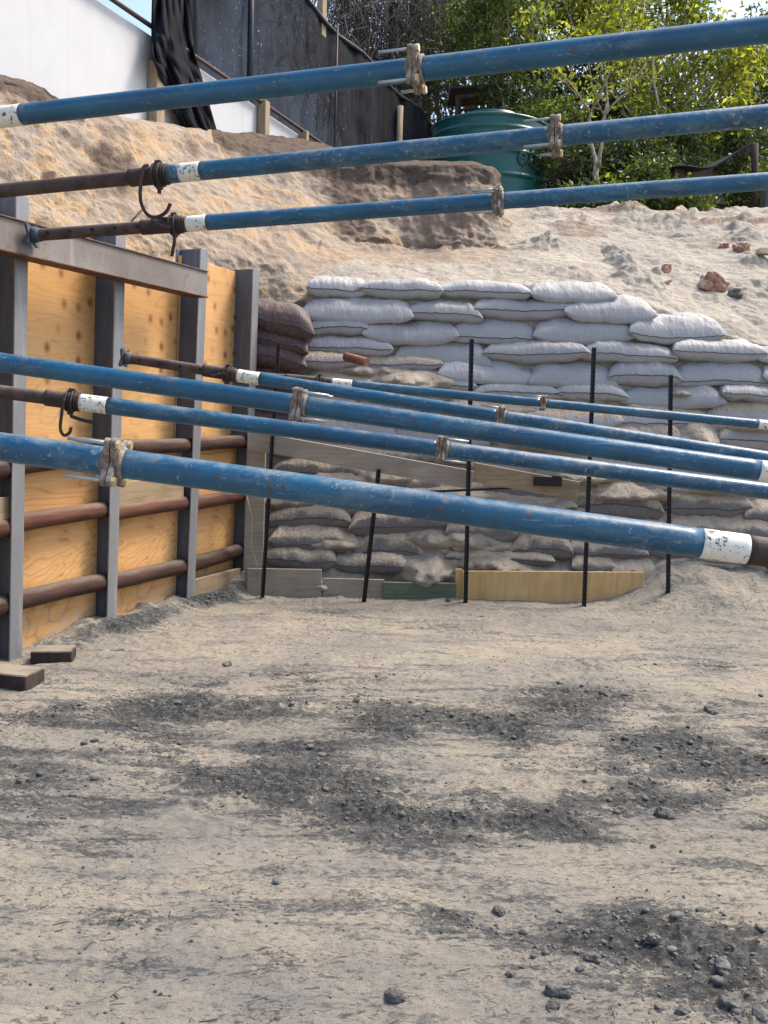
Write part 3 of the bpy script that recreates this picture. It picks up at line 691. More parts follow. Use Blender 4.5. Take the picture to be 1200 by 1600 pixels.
sheet(1.67, 2.385, .01, .175, -.04, M['plank'], 'brown plank at the foot of the wall beside the back corner', 'plank', .018, 'planks of the left wall')
# walings
def hit_al(px, py, off): 
    h = plane_hit(px, py, WP0+WN*off, WN); return (h-WP0).dot(WD), h.z
WO = .012
a_end, z_b = hit_al(326, 468, WO+.13); _, z_t = hit_al(322, 428, WO+.13)
a0_, z0_b = hit_al(0, 387, WO+.13); _, z0_t = hit_al(0, 326, WO+.13)
print('waler', a_end, z_t, z_b, z0_t, z0_b)
zt_, zb_ = (z_t+z0_t)/2, (z_b+z0_b)/2
e = empty('steel_beam', WPt(a_end, 0, zt_), 'long weathered steel beam laid across the steel posts of the left wall', 'steel beam')
A0 = -2.6; mid = (A0+a_end)/2; hl = (a_end-A0)/2
mb = MB(); mb.box(WPt(mid, WO+.112, (zt_+zb_)/2), WD*hl, WN*.005, UPZ*((zt_-zb_)/2-.009)); mb.build('web', M['waler'], e)
for nm, z in (('top_flange', zt_-.004), ('bottom_flange', zb_+.004)):
    mb = MB(); mb.box(WPt(mid, WO+.065, z), WD*(hl+.001), WN*.062, UPZ*.0045, .002); mb.build(nm, M['redge'], e)

# dark wood blocks on the ground
for k, (c, hx, hy, hz, rz, lab) in enumerate([((79, 1036), .105, .075, .035, 9, 'small charred timber block against the foot of the plywood'),
                                  ((6, 1071), .15, .085, .040, -12, 'larger charred timber block nearest the camera at the left edge')]):
    p = G(*c); mb = MB(); q = Matrix.Rotation(R_(rz), 3, 'Z'); z = zf(p.x, p.y)
    mb.box(Vector((p.x, p.y+.05, z+hz-.008)), q@Vector((hx, 0, 0)), q@Vector((0, hy, 0)), Vector((0, .0, hz)), .006)
    mb.build('timber_block', M['block'], None, loc=p, label=lab, cat='wood block', group='charred timber blocks')

# ------------------------------------------------------------------ back wall boards, stakes, rails
YB = 7.06
def board(x0, y0, x1, y1, h, Y, mt, label, name='board', th=.02, cat='board', grp=None, lift=0):
    """board between picture points of its lower edge"""
    a = at(x0, y0, Y); b = at(x1, y1, Y); a.z -= .0; u = (b-a); L = u.length; u.normalize(); up = Vector((0, 1, 0)).cross(u)*-1
    up = u.cross(Vector((0, -1, 0))) * -1
    if up.z < 0: up = -up
    hh = h/F*Y; c = (a+b)/2+up*hh/2
    mb = MB(); mb.box(c, u*L/2, Vector((0, th/2, 0)), up*hh/2, .003)
    return mb.build(name, mt, None, loc=(a+b)/2, label=label, cat=cat, group=grp)
board(386, 948, 502, 950, 62, YB+.01, M['grey'], 'weathered grey board at the back left corner of the pit floor', grp='boards at the foot of the bag wall')
board(504, 950, 599, 952, 48, YB+.03, M['grey'], 'shorter grey board between the corner board and green board', grp='boards at the foot of the bag wall')
board(598, 951, 712, 953, 43, YB, M['green'], 'green stained board at the foot of the bag wall', grp='boards at the foot of the bag wall')
board(711, 955, 722, 955, 68, YB+.025, M['ply3'], 'narrow upright plywood offcut beside the green board', grp='boards at the foot of the bag wall')
board(722, 956, 1004, 958, 66, YB-.005, M['ply3'], 'long yellow plywood board at the foot of the bag wall', 'plywood_board', .018, grp='boards at the foot of the bag wall')
board(388, 702, 735, 764, 29, 7.02, M['grey'], 'long grey timber rail nailed across the bags behind blue props', 'timber_rail', .045, 'timber rail', 'timber rails')
board(736, 752, 900, 782, 30, 7.04, M['plank'], 'short brown timber rail beside the black steel bracket', 'timber_rail', .045, 'timber rail', 'timber rails')
board(382, 932, 410, 933, 240, YB+.06, M['grey'], 'upright grey board in the corner behind the leftmost stake', 'upright_board', .03)
mb = MB(); a, b = at(596, 772, 7.10), at(906, 757, 7.08); mb.tube([a.lerp(b, t/8) for t in range(9)], .009, 8)
for t in range(60): 
    p = a.lerp(b, t/60); mb.tube([p, p+(b-a).normalized()*.006], .013, 8)
mb.build('ribbed_bar', M['post'], None, loc=a, label='black ribbed steel bar lying level across the bags', cat='steel bar')
mb = MB(); c = at(856, 752, 7.0); mb.box(c, (.10, 0, 0), (0, .02, 0), (0, 0, .035), .003); mb.box(c+Vector((.06, -.01, .032)), (.03, 0, 0), (0, .015, 0), (0, 0, .012), .002)
mb.build('steel_bracket', M['post'], None, loc=c, label='black steel bracket on the end of the timber rail', cat='bracket')
def stake(xb, yb, xt, yt, lab, dep=0, sc=1):
    a = G(xb, yb); a = at(xb, yb+8, 6.94+dep); b = at(xt, yt, 6.94+dep+(0 if yt > 700 else .03))
    # keep in front of the bags: lean back slightly
    L = (b-a).length; t = (b-a).normalized(); u = Vector((1, 0, 0)); u = (u-t*u.dot(t)).normalized(); v = t.cross(u)
    e = empty('steel_stake', a, lab, 'steel stake', 'black steel stakes')
    mb = MB(); r = .018*sc; th = .0035; n = int(L/.03)
    for ang in (90, 210, 330):
        d = u*math.cos(R_(ang))+v*math.sin(R_(ang)); sd_ = t.cross(d); out = [(0, 0)]
        for k in range(n):
            z = L*k/n; out += [(r, z+.001), (r, z+L/n*.55), (r-.0025, z+L/n*.7), (r-.0025, z+L/n*.95)] if ang != 90 else [(r, z), (r, z+L/n*.9)]
        out += [(r, L), (0, L)]
        mb.prism(out, a-sd_*th, d, t, sd_, th*2)
    mb.build('shaft', M['post'], e)
stake(410, 929, 435, 537, 'tall black steel stake at the back corner beside brown sandbags', sc=.9)
stake(568, 938, 592, 733, 'short leaning black steel stake between two grey boards')
stake(727, 941, 737, 530, 'tall upright black steel stake at the left end of the yellow plywood', -.01)
stake(912, 949, 928, 543, 'leaning black steel stake in front of the yellow plywood', -.03)
stake(1043, 951, 1048, 586, 'rightmost black steel stake standing in the sand drift', -.03)
# brown pipe stub in the bag wall
mb = MB(); a, b = at(540, 557, 7.50), at(573, 566, 7.36); mb.tube([a, b], .034, 20)
mb.build('pipe_stub', m_rust('stub_clay', (.12, .05, .035), (.30, .12, .07), .7, 0), None, loc=a, label='short brown pipe stub sticking out of the sandbag wall', cat='pipe')

# ------------------------------------------------------------------ adjustable steel props
def ring_pts(c, u, v, r, n): return [c+(u*math.cos(2*math.pi*k/n)+v*math.sin(2*math.pi*k/n))*r for k in range(n)]
def tube_part(nm, A, B, r, mt, parent, seg=.04, n=36, wob=.0):
    L = (B-A).length; k = max(2, int(L/seg)); mb = MB(); s = random.uniform(0, 99); t = (B-A).normalized(); u = UPZ.cross(t).normalized(); v = t.cross(u)
    pts = [A.lerp(B, i/k)+v*wob*math.sin(i/k*3+s) for i in range(k+1)]
    mb.tube(pts, r, n, True); return mb.build(nm, mt, parent)
def bone(h, wd):
    """cross-shaped end plate outline: square with four concave sides"""
    pts = []
    for q in range(4):
        a0 = math.pi/4+q*math.pi/2
        cx, cy = math.cos(a0)*h*1.16, math.sin(a0)*h*1.16
        for s in np.linspace(-1.15, 1.15, 7): pts.append((cx+math.cos(a0+s)*h*.26, cy+math.sin(a0+s)*h*.26))
        a1 = a0+math.pi/4; pts.append((math.cos(a1)*h*.74, math.sin(a1)*h*.74))
    return pts
class Line:
    def __init__(s, p, q): s.a = at(*p); s.b = at(*q)
    def x(s, px):
        lo, hi = -3., 4.
        for _ in range(60):
            m = (lo+hi)/2; P_ = s.a.lerp(s.b, m) if 0 <= m <= 1 else s.a+(s.b-s.a)*m
            if P_.y < .3: hi = m; continue
            if project(P_)[0] < px: lo = m
            else: hi = m
        return s.a+(s.b-s.a)*lo
def frame_of(t):
    u = (UPZ-t*UPZ.dot(t)).normalized(); return u, t.cross(u)   # u up, v sideways
def plate(e, c, t, R, mt, side, bolts):
    u, v = frame_of(t); h = R*1.50; th = R*.17
    rot = R_(8*random.uniform(-1, 1)); uu_ = u*math.cos(rot)+v*math.sin(rot); vv_ = t.cross(uu_)
    mb = MB(); mb.prism(bone(h, h), c, vv_, uu_, t*side, th*2.0); o = mb.build('end_plate', mt, e)
    mb = MB(); mb.tube([c+t*side*th*2, c+t*side*th*4.2], [R*1.25, R*1.02], 28); mb.build('weld_collar', mt, e)
    if bolts:
        for q in range(4):
            a0 = math.pi/4+q*math.pi/2; d = (vv_*math.cos(a0)+uu_*math.sin(a0))*h*1.17
            mb = MB(); L = R*(2.9 if q in (0, 1, 3) else 1.6); p = c+d
            mb.tube([p-t*L*bolts, p+t*th*3.2*bolts], R*.135, 10); bo = mb.build('bolt', M['zinc'], e)
            mb = MB(); mb.tube([p+t*bolts*th*2.1, p+t*bolts*(th*2.1+R*.28)], R*.34, 6, sm=False); mb.build('nut', M['brass'] if R > .037 and bolts > 0 else M['mud'], bo)
def bracket_hook(e, c, t, R, kind):
    u, v = frame_of(t); f = -v if (-v).y < 0 else v; f = f if f.y < 0 else -f   # f faces the camera
    mb = MB(); r = .0075
    if kind == 'bigJ':      # long G-pin hanging as a hook
        s = t*-.035; pts = [c+s+u*R*.9+f*R*.9-t*.0, c+s*1.4+u*.02+f*(R+.012), c+s*1.9-u*.06+f*(R+.012), c+s*1.9-u*.12+f*(R+.01), c+s*1.2-u*.168+f*(R+.008), c+s*.1-u*.182+f*(R+.005), c-s*1.1-u*.165+f*R, c-s*1.8-u*.13+f*R]
    elif kind == 'smallJ':
        s = t*-.02; pts = [c+s+u*.01+f*(R+.010), c+s*1.2-u*.07+f*(R+.012), c+s*1.1-u*.13+f*(R+.012), c+s*.2-u*.155+f*(R+.010), c-s*.9-u*.14+f*(R+.008), c-s*1.1-u*.115+f*(R+.006)]
    elif kind == 'loop':
        s = t*-.04; pts = [c+u*R*.7+f*R*.8, c+s*1.4+u*(R*.75)+f*(R*1.0), c+s*2.4+u*R*.9+f*R*1.1, c+s*2.3+u*R*.4+f*R*1.2, c+s*1.2-u*R*.3+f*R*1.2, c-u*R*.5+f*R*1.15]
    else:
        s = t*-.03; pts = [c+f*R*1.15, c+s*1.2-u*.008+f*R*1.25, c+s*2.6-u*.028+f*R*1.3]
    P2 = []
    for i in range(len(pts)-1):      # catmull smoothing
        p0 = pts[max(i-1, 0)]; p1 = pts[i]; p2 = pts[i+1]; p3 = pts[min(i+2, len(pts)-1)]
        for q in range(6):
            w_ = q/6; P2.append(.5*((2*p1)+(p2-p0)*w_+(2*p0-5*p1+4*p2-p3)*w_*w_+(3*p1-p0-3*p2+p3)*w_**3))
    P2.append(pts[-1]); mb.tube(P2, r, 8); mb.build('pin', M['dkrust'], e)
def collar(e, A, B, t, R, pin, handle):
    """threaded sleeve and nut between inner and outer tube, A..B"""
    u, v = frame_of(t); f = v if v.y < 0 else -v
    tube_part('sleeve', A, B, R*.98, M['dkrust'], e, .02, 30)
    L = (B-A).length; c = A.lerp(B, .72)
    mb = MB()
    for q, (o_, rr, ww) in enumerate([(-.018, 1.30, .008), (-.006, 1.18, .010), (.008, 1.32, .009), (.022, 1.14, .006), (.034, 1.14, .005)]):
        mb.tube([c+t*(o_-ww/2), c+t*(o_+ww/2)], R*rr, 30)
    mb.box(c+u*R*1.2+f*R*.3, t*.014, f*.010, u*.012, .003); mb.box(c-u*R*1.25+f*R*.2, t*.012, f*.012, u*.014, .003)
    mb.build('collar_nut', M['dkrust'], e)
    if handle:
        mb = MB(); h = {'down': [c-u*R*1.2+f*.01, c-u*(R+.05)+f*.012-t*.004, c-u*(R+.115)+f*.014-t*.02], 'right': [c-u*R*1.1+f*.012, c-u*(R+.030)+f*.016+t*.01, c-u*(R+.038)+f*.02+t*.05, c-u*(R+.046)+f*.02+t*.125], 'stub': [c-u*R*1.0+f*R*.3, c-u*(R+.04)+f*R*.3]}[handle]
        mb.tube(h, .0085, 8); mb.build('handle', M['dkrust'], e)
    if pin: bracket_hook(e, c, t, R, pin)
def holes(e, A, B, r, t, n):
    u, v = frame_of(t); f = v if v.y < 0 else -v; mb = MB()
    for k in range(n):
        p = A.lerp(B, (k+.8)/n)+f*(r-.004); mb.tube([p, p+f*.0056], .0095, 12)
    mb.build('pin_holes', M['post'], e)

def strut(nm, p, q, coup, left, right, R=.038, labL='', labR='', bolt=1):
    """left / right: lists (kind, px0, px1, extra)"""
    ln = Line(p, q); t = (ln.b-ln.a).normalized(); C_ = ln.x(coup)
    for side, parts, lab in ((-1, left, labL), (1, right, labR)):
        e = empty('steel_prop', C_+t*side*.02, lab, 'steel prop', 'blue adjustable steel props')
        for k, part in enumerate(parts):
            kd, a, b = part[:3]; ex = part[3] if len(part) > 3 else {}
            A = ln.x(a) if a != coup else C_+t*side*.004; B = ln.x(b) if b != coup else C_+t*side*.004
            if kd == 'tube': tube_part('outer_tube', A, B, R, M['blue'], e)
            elif kd == 'band': tube_part('white_band', A, B, R*1.012, M['white'], e, .01)
            elif kd == 'inner':
                tube_part('inner_tube', A, B, R*.80, M['rust'], e, .03, 28)
                if ex.get('holes'): holes(e, A, B, R*.80, t, ex['holes'])
            elif kd == 'collar': collar(e, A, B, t if ex.get('dir', 1) > 0 else -t, R, ex.get('pin'), ex.get('handle'))
            elif kd == 'foot':
                mb = MB(); u, v = frame_of(t); s = R*1.35; mb.prism([(x_*1.0, y_) for x_, y_ in bone(s, s)], A-t*.006, v, u, t, .012); mb.tube([A+t*.006, A+t*.05], [R*1.0, R*.86], 24); mb.build('foot_plate', M['bluerust'], e)
        plate(e, C_+t*side*.0015, t, R*1.02, M['mud'], side, bolt if side == (-bolt) else 0)
# upper tier
strut('a', (0, 183, 3.75), (1200, 46, 2.95), 650, [('tube', 36, 650), ('band', -20, 36), ('collar', -110, -20, {'handle': 'down'}), ('inner', -330, -110)], [('tube', 650, 2800)],
      labL='topmost blue prop, half left of the coupling below the shade net', labR='topmost blue prop, half right of the coupling crossing the trees')
strut('b', (0, 298, 4.35), (1200, 180, 3.55), 868, [('inner', -330, 206), ('collar', 204, 268, {'pin': 'bigJ', 'handle': 'stub'}), ('collar2', 0, 0), ('tube', 266, 284), ('band', 283, 315), ('tube', 315, 868)], [('tube', 868, 2800)],
      labL='second blue prop from the top, with rusty inner tube and big hanging hook', labR='second blue prop from the top, half right of the coupling near the tree')
strut('c', (50, 368, 4.98), (1200, 283, 4.35), 778, [('foot', 50, 60), ('inner', 52, 226, {'holes': 5}), ('collar', 222, 294, {'pin': 'loop', 'handle': 'down'}), ('band', 293, 324), ('tube', 324, 778)], [('tube', 778, 2800)],
      labL='third blue prop from the top, footed on the steel beam with pin holes', labR='third blue prop from the top, half right of the coupling by the tank')
# lower tier
strut('d', (194, 559, 5.55), (1200, 716, 5.0), 782, [('foot', 194, 200), ('inner', 196, 322, {'holes': 4}), ('collar', 318, 372, {'pin': 'flat', 'handle': 'stub'}), ('band', 372, 406), ('tube', 406, 782)], [('tube', 782, 2600)],
      labL='blue prop footed on the middle steel post, with pin holes in its tube', labR='blue prop right half mostly hidden behind a larger prop', R=.036)
strut('e', (440, 590, 6.86), (1200, 664, 6.70), 848, [('inner', 396, 500), ('collar', 446, 520, {'pin': 'flat'}), ('band', 519, 550), ('tube', 550, 848)], [('tube', 848, 1184), ('band', 1184, 1206), ('inner', 1206, 2400)],
      labL='thin far blue prop with white band in front of the sandbags', labR='thin far blue prop right half ending in a white band', R=.0315)
strut('f', (0, 566, 3.75), (1200, 737, 3.45), 468, [('tube', -350, 468)], [('tube', 468, 1185), ('band', 1185, 1225), ('collar', 1225, 1290, {'dir': -1}), ('inner', 1280, 2800)],
      labL='dusty blue prop in front of the plywood, half left of its coupling', labR='long blue prop with a white band cut off at the right edge', bolt=-1)
strut('g', (0, 612, 4.35), (1200, 768, 4.35), 690, [('inner', -330, 78), ('collar', 72, 128, {'pin': 'smallJ', 'handle': 'right'}), ('band', 126, 168), ('tube', 168, 690)], [('tube', 690, 2800)],
      labL='blue prop with rusty left end, small hook and white band', labR='scuffed pale blue prop half right of its mud-caked coupling', bolt=-1)
strut('h', (0, 698, 2.52), (1200, 863, 2.42), 180, [('tube', -350, 180)], [('tube', 180, 1094), ('band', 1094, 1166), ('collar', 1166, 1250, {'dir': -1}), ('inner', 1240, 2800)],
      labL='nearest and lowest blue prop, short half left of the bolted coupling', labR='nearest and lowest blue prop, long half with flaking white band')

# ------------------------------------------------------------------ boundary wall, rail, shade net
BD = Vector((.342, .94, 0)).normalized(); BN = Vector((BD.y, -BD.x, 0)); B0 = Vector((-1.96, 9.8, 0))
def BH(px, py, off=0): return plane_hit(px, py, B0+BN*off, BN)
def BA(px, py, off=0): h = BH(px, py, off); return (h-B0).dot(BD), h.z
def BP(al, off, z): return B0+BD*al+BN*off+UPZ*z
_, zwt = BA(300, 98); a_r, _ = BA(600, 240); print('bwall z', zwt, a_r)
mb = MB(); aL = -7.0; aR = a_r
mb.box(BP((aL+aR)/2, -.09, (zwt+2.6)/2), BD*((aR-aL)/2), BN*.09, UPZ*((zwt-2.6)/2), .01)
mb.build('boundary_wall', M['wall'], None, loc=BP(0, 0, 2.6), label='whitewashed boundary wall above the sand bank at top left', cat='wall')
def pole(name, al0, z0, al1, z1, off, r, mt, label, cat, n=10, grp=None):
    mb = MB(); a = BP(al0, off, z0); b = BP(al1, off, z1); mb.tube([a.lerp(b, k/6) for k in range(7)], r, n); return mb.build(name, mt, None, loc=a, label=label, cat=cat, group=grp)
a1, _ = BA(130, 0); pole('rail', a1-1.5, zwt+.05, aR-.6, zwt+.035, .05, .022, M['rail'], 'brown pipe rail running along the top of the white wall', 'rail')
def bpost(px, py0, py1, wpx, lab):
    al, zt = BA(px, py0, .05); _, zb = BA(px, py1, .05); Yh = BH(px, py0).y; hw = wpx/F*Yh/2
    mb = MB(); mb.box(BP(al, .06, (zt+3.2)/2), BD*hw*1.4, BN*.05, UPZ*((zt-3.2)/2), .006); mb.build('timber_post', M['timber'], None, loc=BP(al, .06, 3.2), label=lab, cat='timber post', group='timber posts of the boundary')
bpost(243, 98, 190, 15, 'timber post against the white wall where the net hangs down'); bpost(411, 158, 215, 11, 'timber post standing against the low white wall'); bpost(474, 205, 225, 6, 'thin timber post at the far end of the white wall')
# net on the fence
_, ztop = BA(510, 0); atop = BA(510, 0)[0]
def net(al0, al1, f_bot, f_top, nu_, nv_, off, seed, name, label, mt=M['cloth'], fold=.05):
    U = np.linspace(0, 1, nu_); W = np.linspace(0, 1, nv_); UU, WW = np.meshgrid(U, W, indexing='ij')
    al = al0+(al1-al0)*UU; zb = np.array([f_bot(a) for a in al0+(al1-al0)*U])[:, None]; zt = np.array([f_top(a) for a in al0+(al1-al0)*U])[:, None]
    z = zb+(zt-zb)*WW; o = off+fold*fbm(al*3.2, z*.6, o=3, seed=seed)+fold*.6*fbm(al*1.2, z*2.0, o=3, seed=seed+3)
    V = np.stack([B0.x+BD.x*al+BN.x*o, B0.y+BD.y*al+BN.y*o, z], -1).reshape(-1, 3)
    i, j = np.meshgrid(np.arange(nv_-1), np.arange(nu_-1)); a = (j*nv_+i).ravel()
    c = Vector(V[0]); me = mesh_np(name, V, np.stack([a, a+nv_, a+nv_+1, a+1], -1), True, [mt], None, tuple(c))
    return me, c
ag0 = BA(318, 60)[0]; ag1 = BA(703, 192)[0]
zt_net = ztop
fe = empty('net_fence', BP(ag0, -.05, zwt), 'tall fence of black shade net above the white wall', 'fence')
def sag(a): return zt_net-.10*math.sin((a-ag0)*1.3)**2
me, c = net(ag0, ag1, lambda a: zwt-.05 if a < aR-.3 else zwt-1.6, sag, 260, 60, -.20, 51, 'net', '')
o = obj('net', me, fe); o.location = c-fe.location
def fpole(al, zt, r, mt, nm='pole', zb=None):
    mb = MB(); mb.tube([BP(al, -.13, zb if zb is not None else zwt-.4), BP(al+.0, -.13, zt)], r, 8); mb.build(nm, mt, fe)
fpole(BA(408, 50)[0], zt_net+.3, .035, M['tarp']); fpole(BA(541, 60)[0], zt_net-.02, .014, M['rail']); fpole(ag0+.05, zt_net+.6, .03, M['tarp']); fpole(BA(638, 150)[0], zt_net-.3, .05, M['timber'])
mb = MB(); al_ = BA(531, 40)[0]; mb.box(BP(al_, -.26, zt_net+.02), BD*.07, BN*.04, UPZ*.28, .01); mb.build('stake_top', M['timber'], fe)
mb = MB(); mb.tube([BP(ag0+(ag1-ag0)*k/20, -.2, sag(ag0+(ag1-ag0)*k/20)) for k in range(21)], .03, 8); mb.build('top_rail', M['tarp'], fe)
# hanging bundle of net draped over the wall
pl = [((238, -30), (298, -30)), ((236, 40), (300, 60)), ((237, 90), (308, 100)), ((262, 150), (322, 150)), ((282, 200), (338, 206))]
n1, n2 = 60, 70; ys_ = np.linspace(0, len(pl)-1, n2); Vb = []
for a_ in range(n1):
    for b_ in range(n2):
        k = min(int(ys_[b_]), len(pl)-2); f_ = ys_[b_]-k; w_ = a_/(n1-1)
        l_ = [pl[k][0][q]*(1-f_)+pl[k+1][0][q]*f_ for q in (0, 1)]; r_ = [pl[k][1][q]*(1-f_)+pl[k+1][1][q]*f_ for q in (0, 1)]
        oo = .10+.07*vn(np.array(w_*4.3+ys_[b_]*.8), np.array(ys_[b_]*.9), seed=5)+.035*vn(np.array(w_*13.-ys_[b_]), np.array(ys_[b_]*2.1), seed=6)
        Vb.append(BH(l_[0]*(1-w_)+r_[0]*w_, l_[1]*(1-w_)+r_[1]*w_, float(oo)))
Vb = np.array([tuple(v) for v in Vb]); i, j = np.meshgrid(np.arange(n2-1), np.arange(n1-1)); a = (j*n2+i).ravel()
o = obj('shade_cloth', mesh_np('shade_cloth', Vb, np.stack([a, a+n2, a+n2+1, a+1], -1), True, [M['cloth']], None, tuple(Vb[0])), loc=Vector(Vb[0]), label='black shade cloth hanging in folds over the white wall', cat='shade cloth')
m_ = o.modifiers.new('thick', 'SOLIDIFY'); m_.thickness = .012

# ------------------------------------------------------------------ water tank
TY = 15.0; tc = at(764, 250, TY); TR = .875; ztp = at(764, 205, TY).z; z0 = at(764, 330, TY).z-.4
e = empty('water_tank', (tc.x, TY+.0, z0), 'green ribbed plastic water tank behind the sand bank', 'water tank')
def lathe(prof, c, n=72):
    V = []; 
    for r, z in prof:
        for k in range(n): a = 2*math.pi*k/n; V.append((c[0]+r*math.cos(a), c[1]+r*math.sin(a), z))
    Fq = []
    for i in range(len(prof)-1):
        for k in range(n): Fq.append((i*n+k, i*n+(k+1) % n, (i+1)*n+(k+1) % n, (i+1)*n+k))
    return np.array(V), np.array(Fq)
prof = [(TR*.98, z0)]; z = z0
zz = np.linspace(z0, ztp-.03, 120)
for q in zz:
    ph = ((ztp-q) % .33)/.33; rr = TR+.022*math.exp(-((ph-.5)/.09)**2); prof.append((rr, q))
prof += [(TR+.02, ztp-.02), (TR+.02, ztp+.01), (TR-.03, ztp+.03), (TR*.75, ztp+.09), (TR*.52, ztp+.13)]
V, Fq = lathe(prof, (tc.x, TY)); obj('shell', mesh_np('shell', V, Fq, True, [M['tank']], None, (tc.x, TY, z0)), e)
V, Fq = lathe([(TR*.52, ztp+.10), (TR*.52, ztp+.185), (TR*.47, ztp+.20), (.02, ztp+.21)], (tc.x, TY)); obj('lid', mesh_np('lid', V, Fq, True, [M['tank']], None, (tc.x, TY, z0)), e)
# lettering wrapped on the shell
fc = bpy.data.curves.new('lettering', 'FONT'); fc.body = 'eco'; fc.size = .42; fc.extrude = .0; fc.resolution_u = 6
fo = bpy.data.objects.new('lettering', fc); COL.objects.link(fo); bpy.context.view_layer.update()
tm = bpy.data.meshes.new_from_object(fo.evaluated_get(bpy.context.evaluated_depsgraph_get())); bpy.data.objects.remove(fo)
import bmesh
bmx = bmesh.new(); bmx.from_mesh(tm); bmesh.ops.subdivide_edges(bmx, edges=bmx.edges[:], cuts=2); bmx.to_mesh(tm); bmx.free()
zl = at(800, 257, TY-.8).z
ths = math.asin(max(-1, min(1, ((795-764)/F*TY)/TR)))
for v in tm.vertices:
    th = ths+v.co.x*.95/TR; rr = TR+.028; v.co = Vector((rr*math.sin(th), -rr*math.cos(th), zl+v.co.y*.95-z0))
tm.materials.clear(); tm.materials.append(M['logo']); lo = obj('lettering', tm, e)

# ------------------------------------------------------------------ sheds and bits behind
c = at(735, 170, 17.5); e = empty('open_shed', c, 'dark timber shed frame behind the water tank', 'shed')
for nm, xa, ya, xb, yb in (('post', 716, 240, 716, 152), ('post', 764, 240, 764, 148), ('beam', 712, 154, 790, 143), ('rail', 716, 172, 764, 170)):
    mb = MB(); mb.tube([at(xa, ya, 17.5), at(xb, yb, 17.5)], .05 if nm != 'rail' else .025, 6, sm=False); mb.build(nm, M['dkwood'], e)
mb = MB(); mb.box(at(745, 149, 17.9), (.5, 0, .04), (0, .5, 0), (0, 0, .02)); mb.build('roof', M['dkwood'], e)
c = at(1100, 280, 14.2); e = empty('lean_to', c, 'low lean-to with sagging dark tarpaulin roof among the bushes', 'shed')
mb = MB(); mb.box(at(1085, 290, 14.6), (.55, 0, 0), (0, .04, 0), (0, 0, .26)); mb.build('side_panel', M['grey'], e)
n1, n2 = 30, 16; Vt = []
for a_ in range(n1):
    for b_ in range(n2):
        u = a_/(n1-1); v = b_/(n2-1); p = at(1040+u*140, 262-38*u+14*math.sin(math.pi*u)*.9, 13.9+v*1.4); p.z += .04*math.sin(u*9+v*3)-.03*v; Vt.append(tuple(p))
i, j = np.meshgrid(np.arange(n2-1), np.arange(n1-1)); a = (j*n2+i).ravel(); loc_ = tuple(c)
o = obj('tarpaulin', mesh_np('tarpaulin', Vt, np.stack([a, a+n2, a+n2+1, a+1], -1), True, [M['tarp']], None, loc_), e); m_ = o.modifiers.new('t', 'SOLIDIFY'); m_.thickness = .02
mb = MB(); mb.tube([at(1178, 320, 13.9), at(1180, 225, 13.9)], .05, 8); mb.build('post', M['dkwood'], e); mb = MB(); mb.tube([at(1042, 320, 13.9), at(1040, 262, 13.9)], .03, 8); mb.build('post', M['dkwood'], e)
mb = MB(); p = at(1196, 300, 13.2); mb.box(p+Vector((.25, 0, 0)), (.28, 0, 0), (0, .1, 0), (0, 0, .28), .01); mb.build('stone_wall', M['stone'], None, loc=p, label='short grey rough wall at the right edge under the bushes', cat='wall')

# ------------------------------------------------------------------ rubble, clods, gravel
def lump_mesh(r, seed, sq=(1, 1, .7), n=16, m=10, rough=.35, ang=0):
    th = np.linspace(0, 2*math.pi, n, endpoint=False); ph = np.linspace(0.08, math.pi-.08, m); T, Ph = np.meshgrid(th, ph, indexing='ij')
    x = np.cos(T)*np.sin(Ph); y = np.sin(T)*np.sin(Ph); z = np.cos(Ph)
    k = 1+rough*fbm(x*1.6+seed*3.1, y*1.6, z*1.6, 4, seed=seed)
    if ang: k = k/np.maximum(np.maximum(np.abs(x), np.abs(y)), np.abs(z))**ang
    V = np.stack([x*k*r*sq[0], y*k*r*sq[1], z*k*r*sq[2]], -1).reshape(-1, 3)
    i, j = np.meshgrid(np.arange(m-1), np.arange(n)); a = (j*m+i).ravel(); b = (((j+1) % n)*m+i).ravel()
    Fq = [tuple(q) for q in np.stack([a, a+1, b+1, b], -1)]
    return V, Fq, n, m
def lump(name, p, r, mt, label, cat, seed, sq=(1, 1, .7), ang=0, grp=None, rz=0):
    V, Fq, n, m = lump_mesh(r, seed, sq, 28, 18, .4, ang)
    Fq = Fq+[tuple(k*m for k in range(n)), tuple(k*m+m-1 for k in range(n-1, -1, -1))]
    me = bpy.data.meshes.new(name); me.from_pydata([tuple(v) for v in V], [], Fq); me.update(); me.materials.append(mt)
    for q in me.polygons: q.use_smooth = ang == 0
    o = obj(name, me, loc=p, label=label, cat=cat, group=grp); o.rotation_euler = (seed*.3 % .5, seed*.7 % .4, rz); return o
def bank_at(px, py):
    # nearest bank vertex in the picture (front-most)
    k = int(np.argmin(np.abs(us-px))); best = None
    for v in range(sub[0], sum(sub)):
        q = project(P[k, v]); e_ = abs(q[1]-py)
        if best is None or e_ < best[0]: best = (e_, v)
    return Vector(P[k, best[1]])
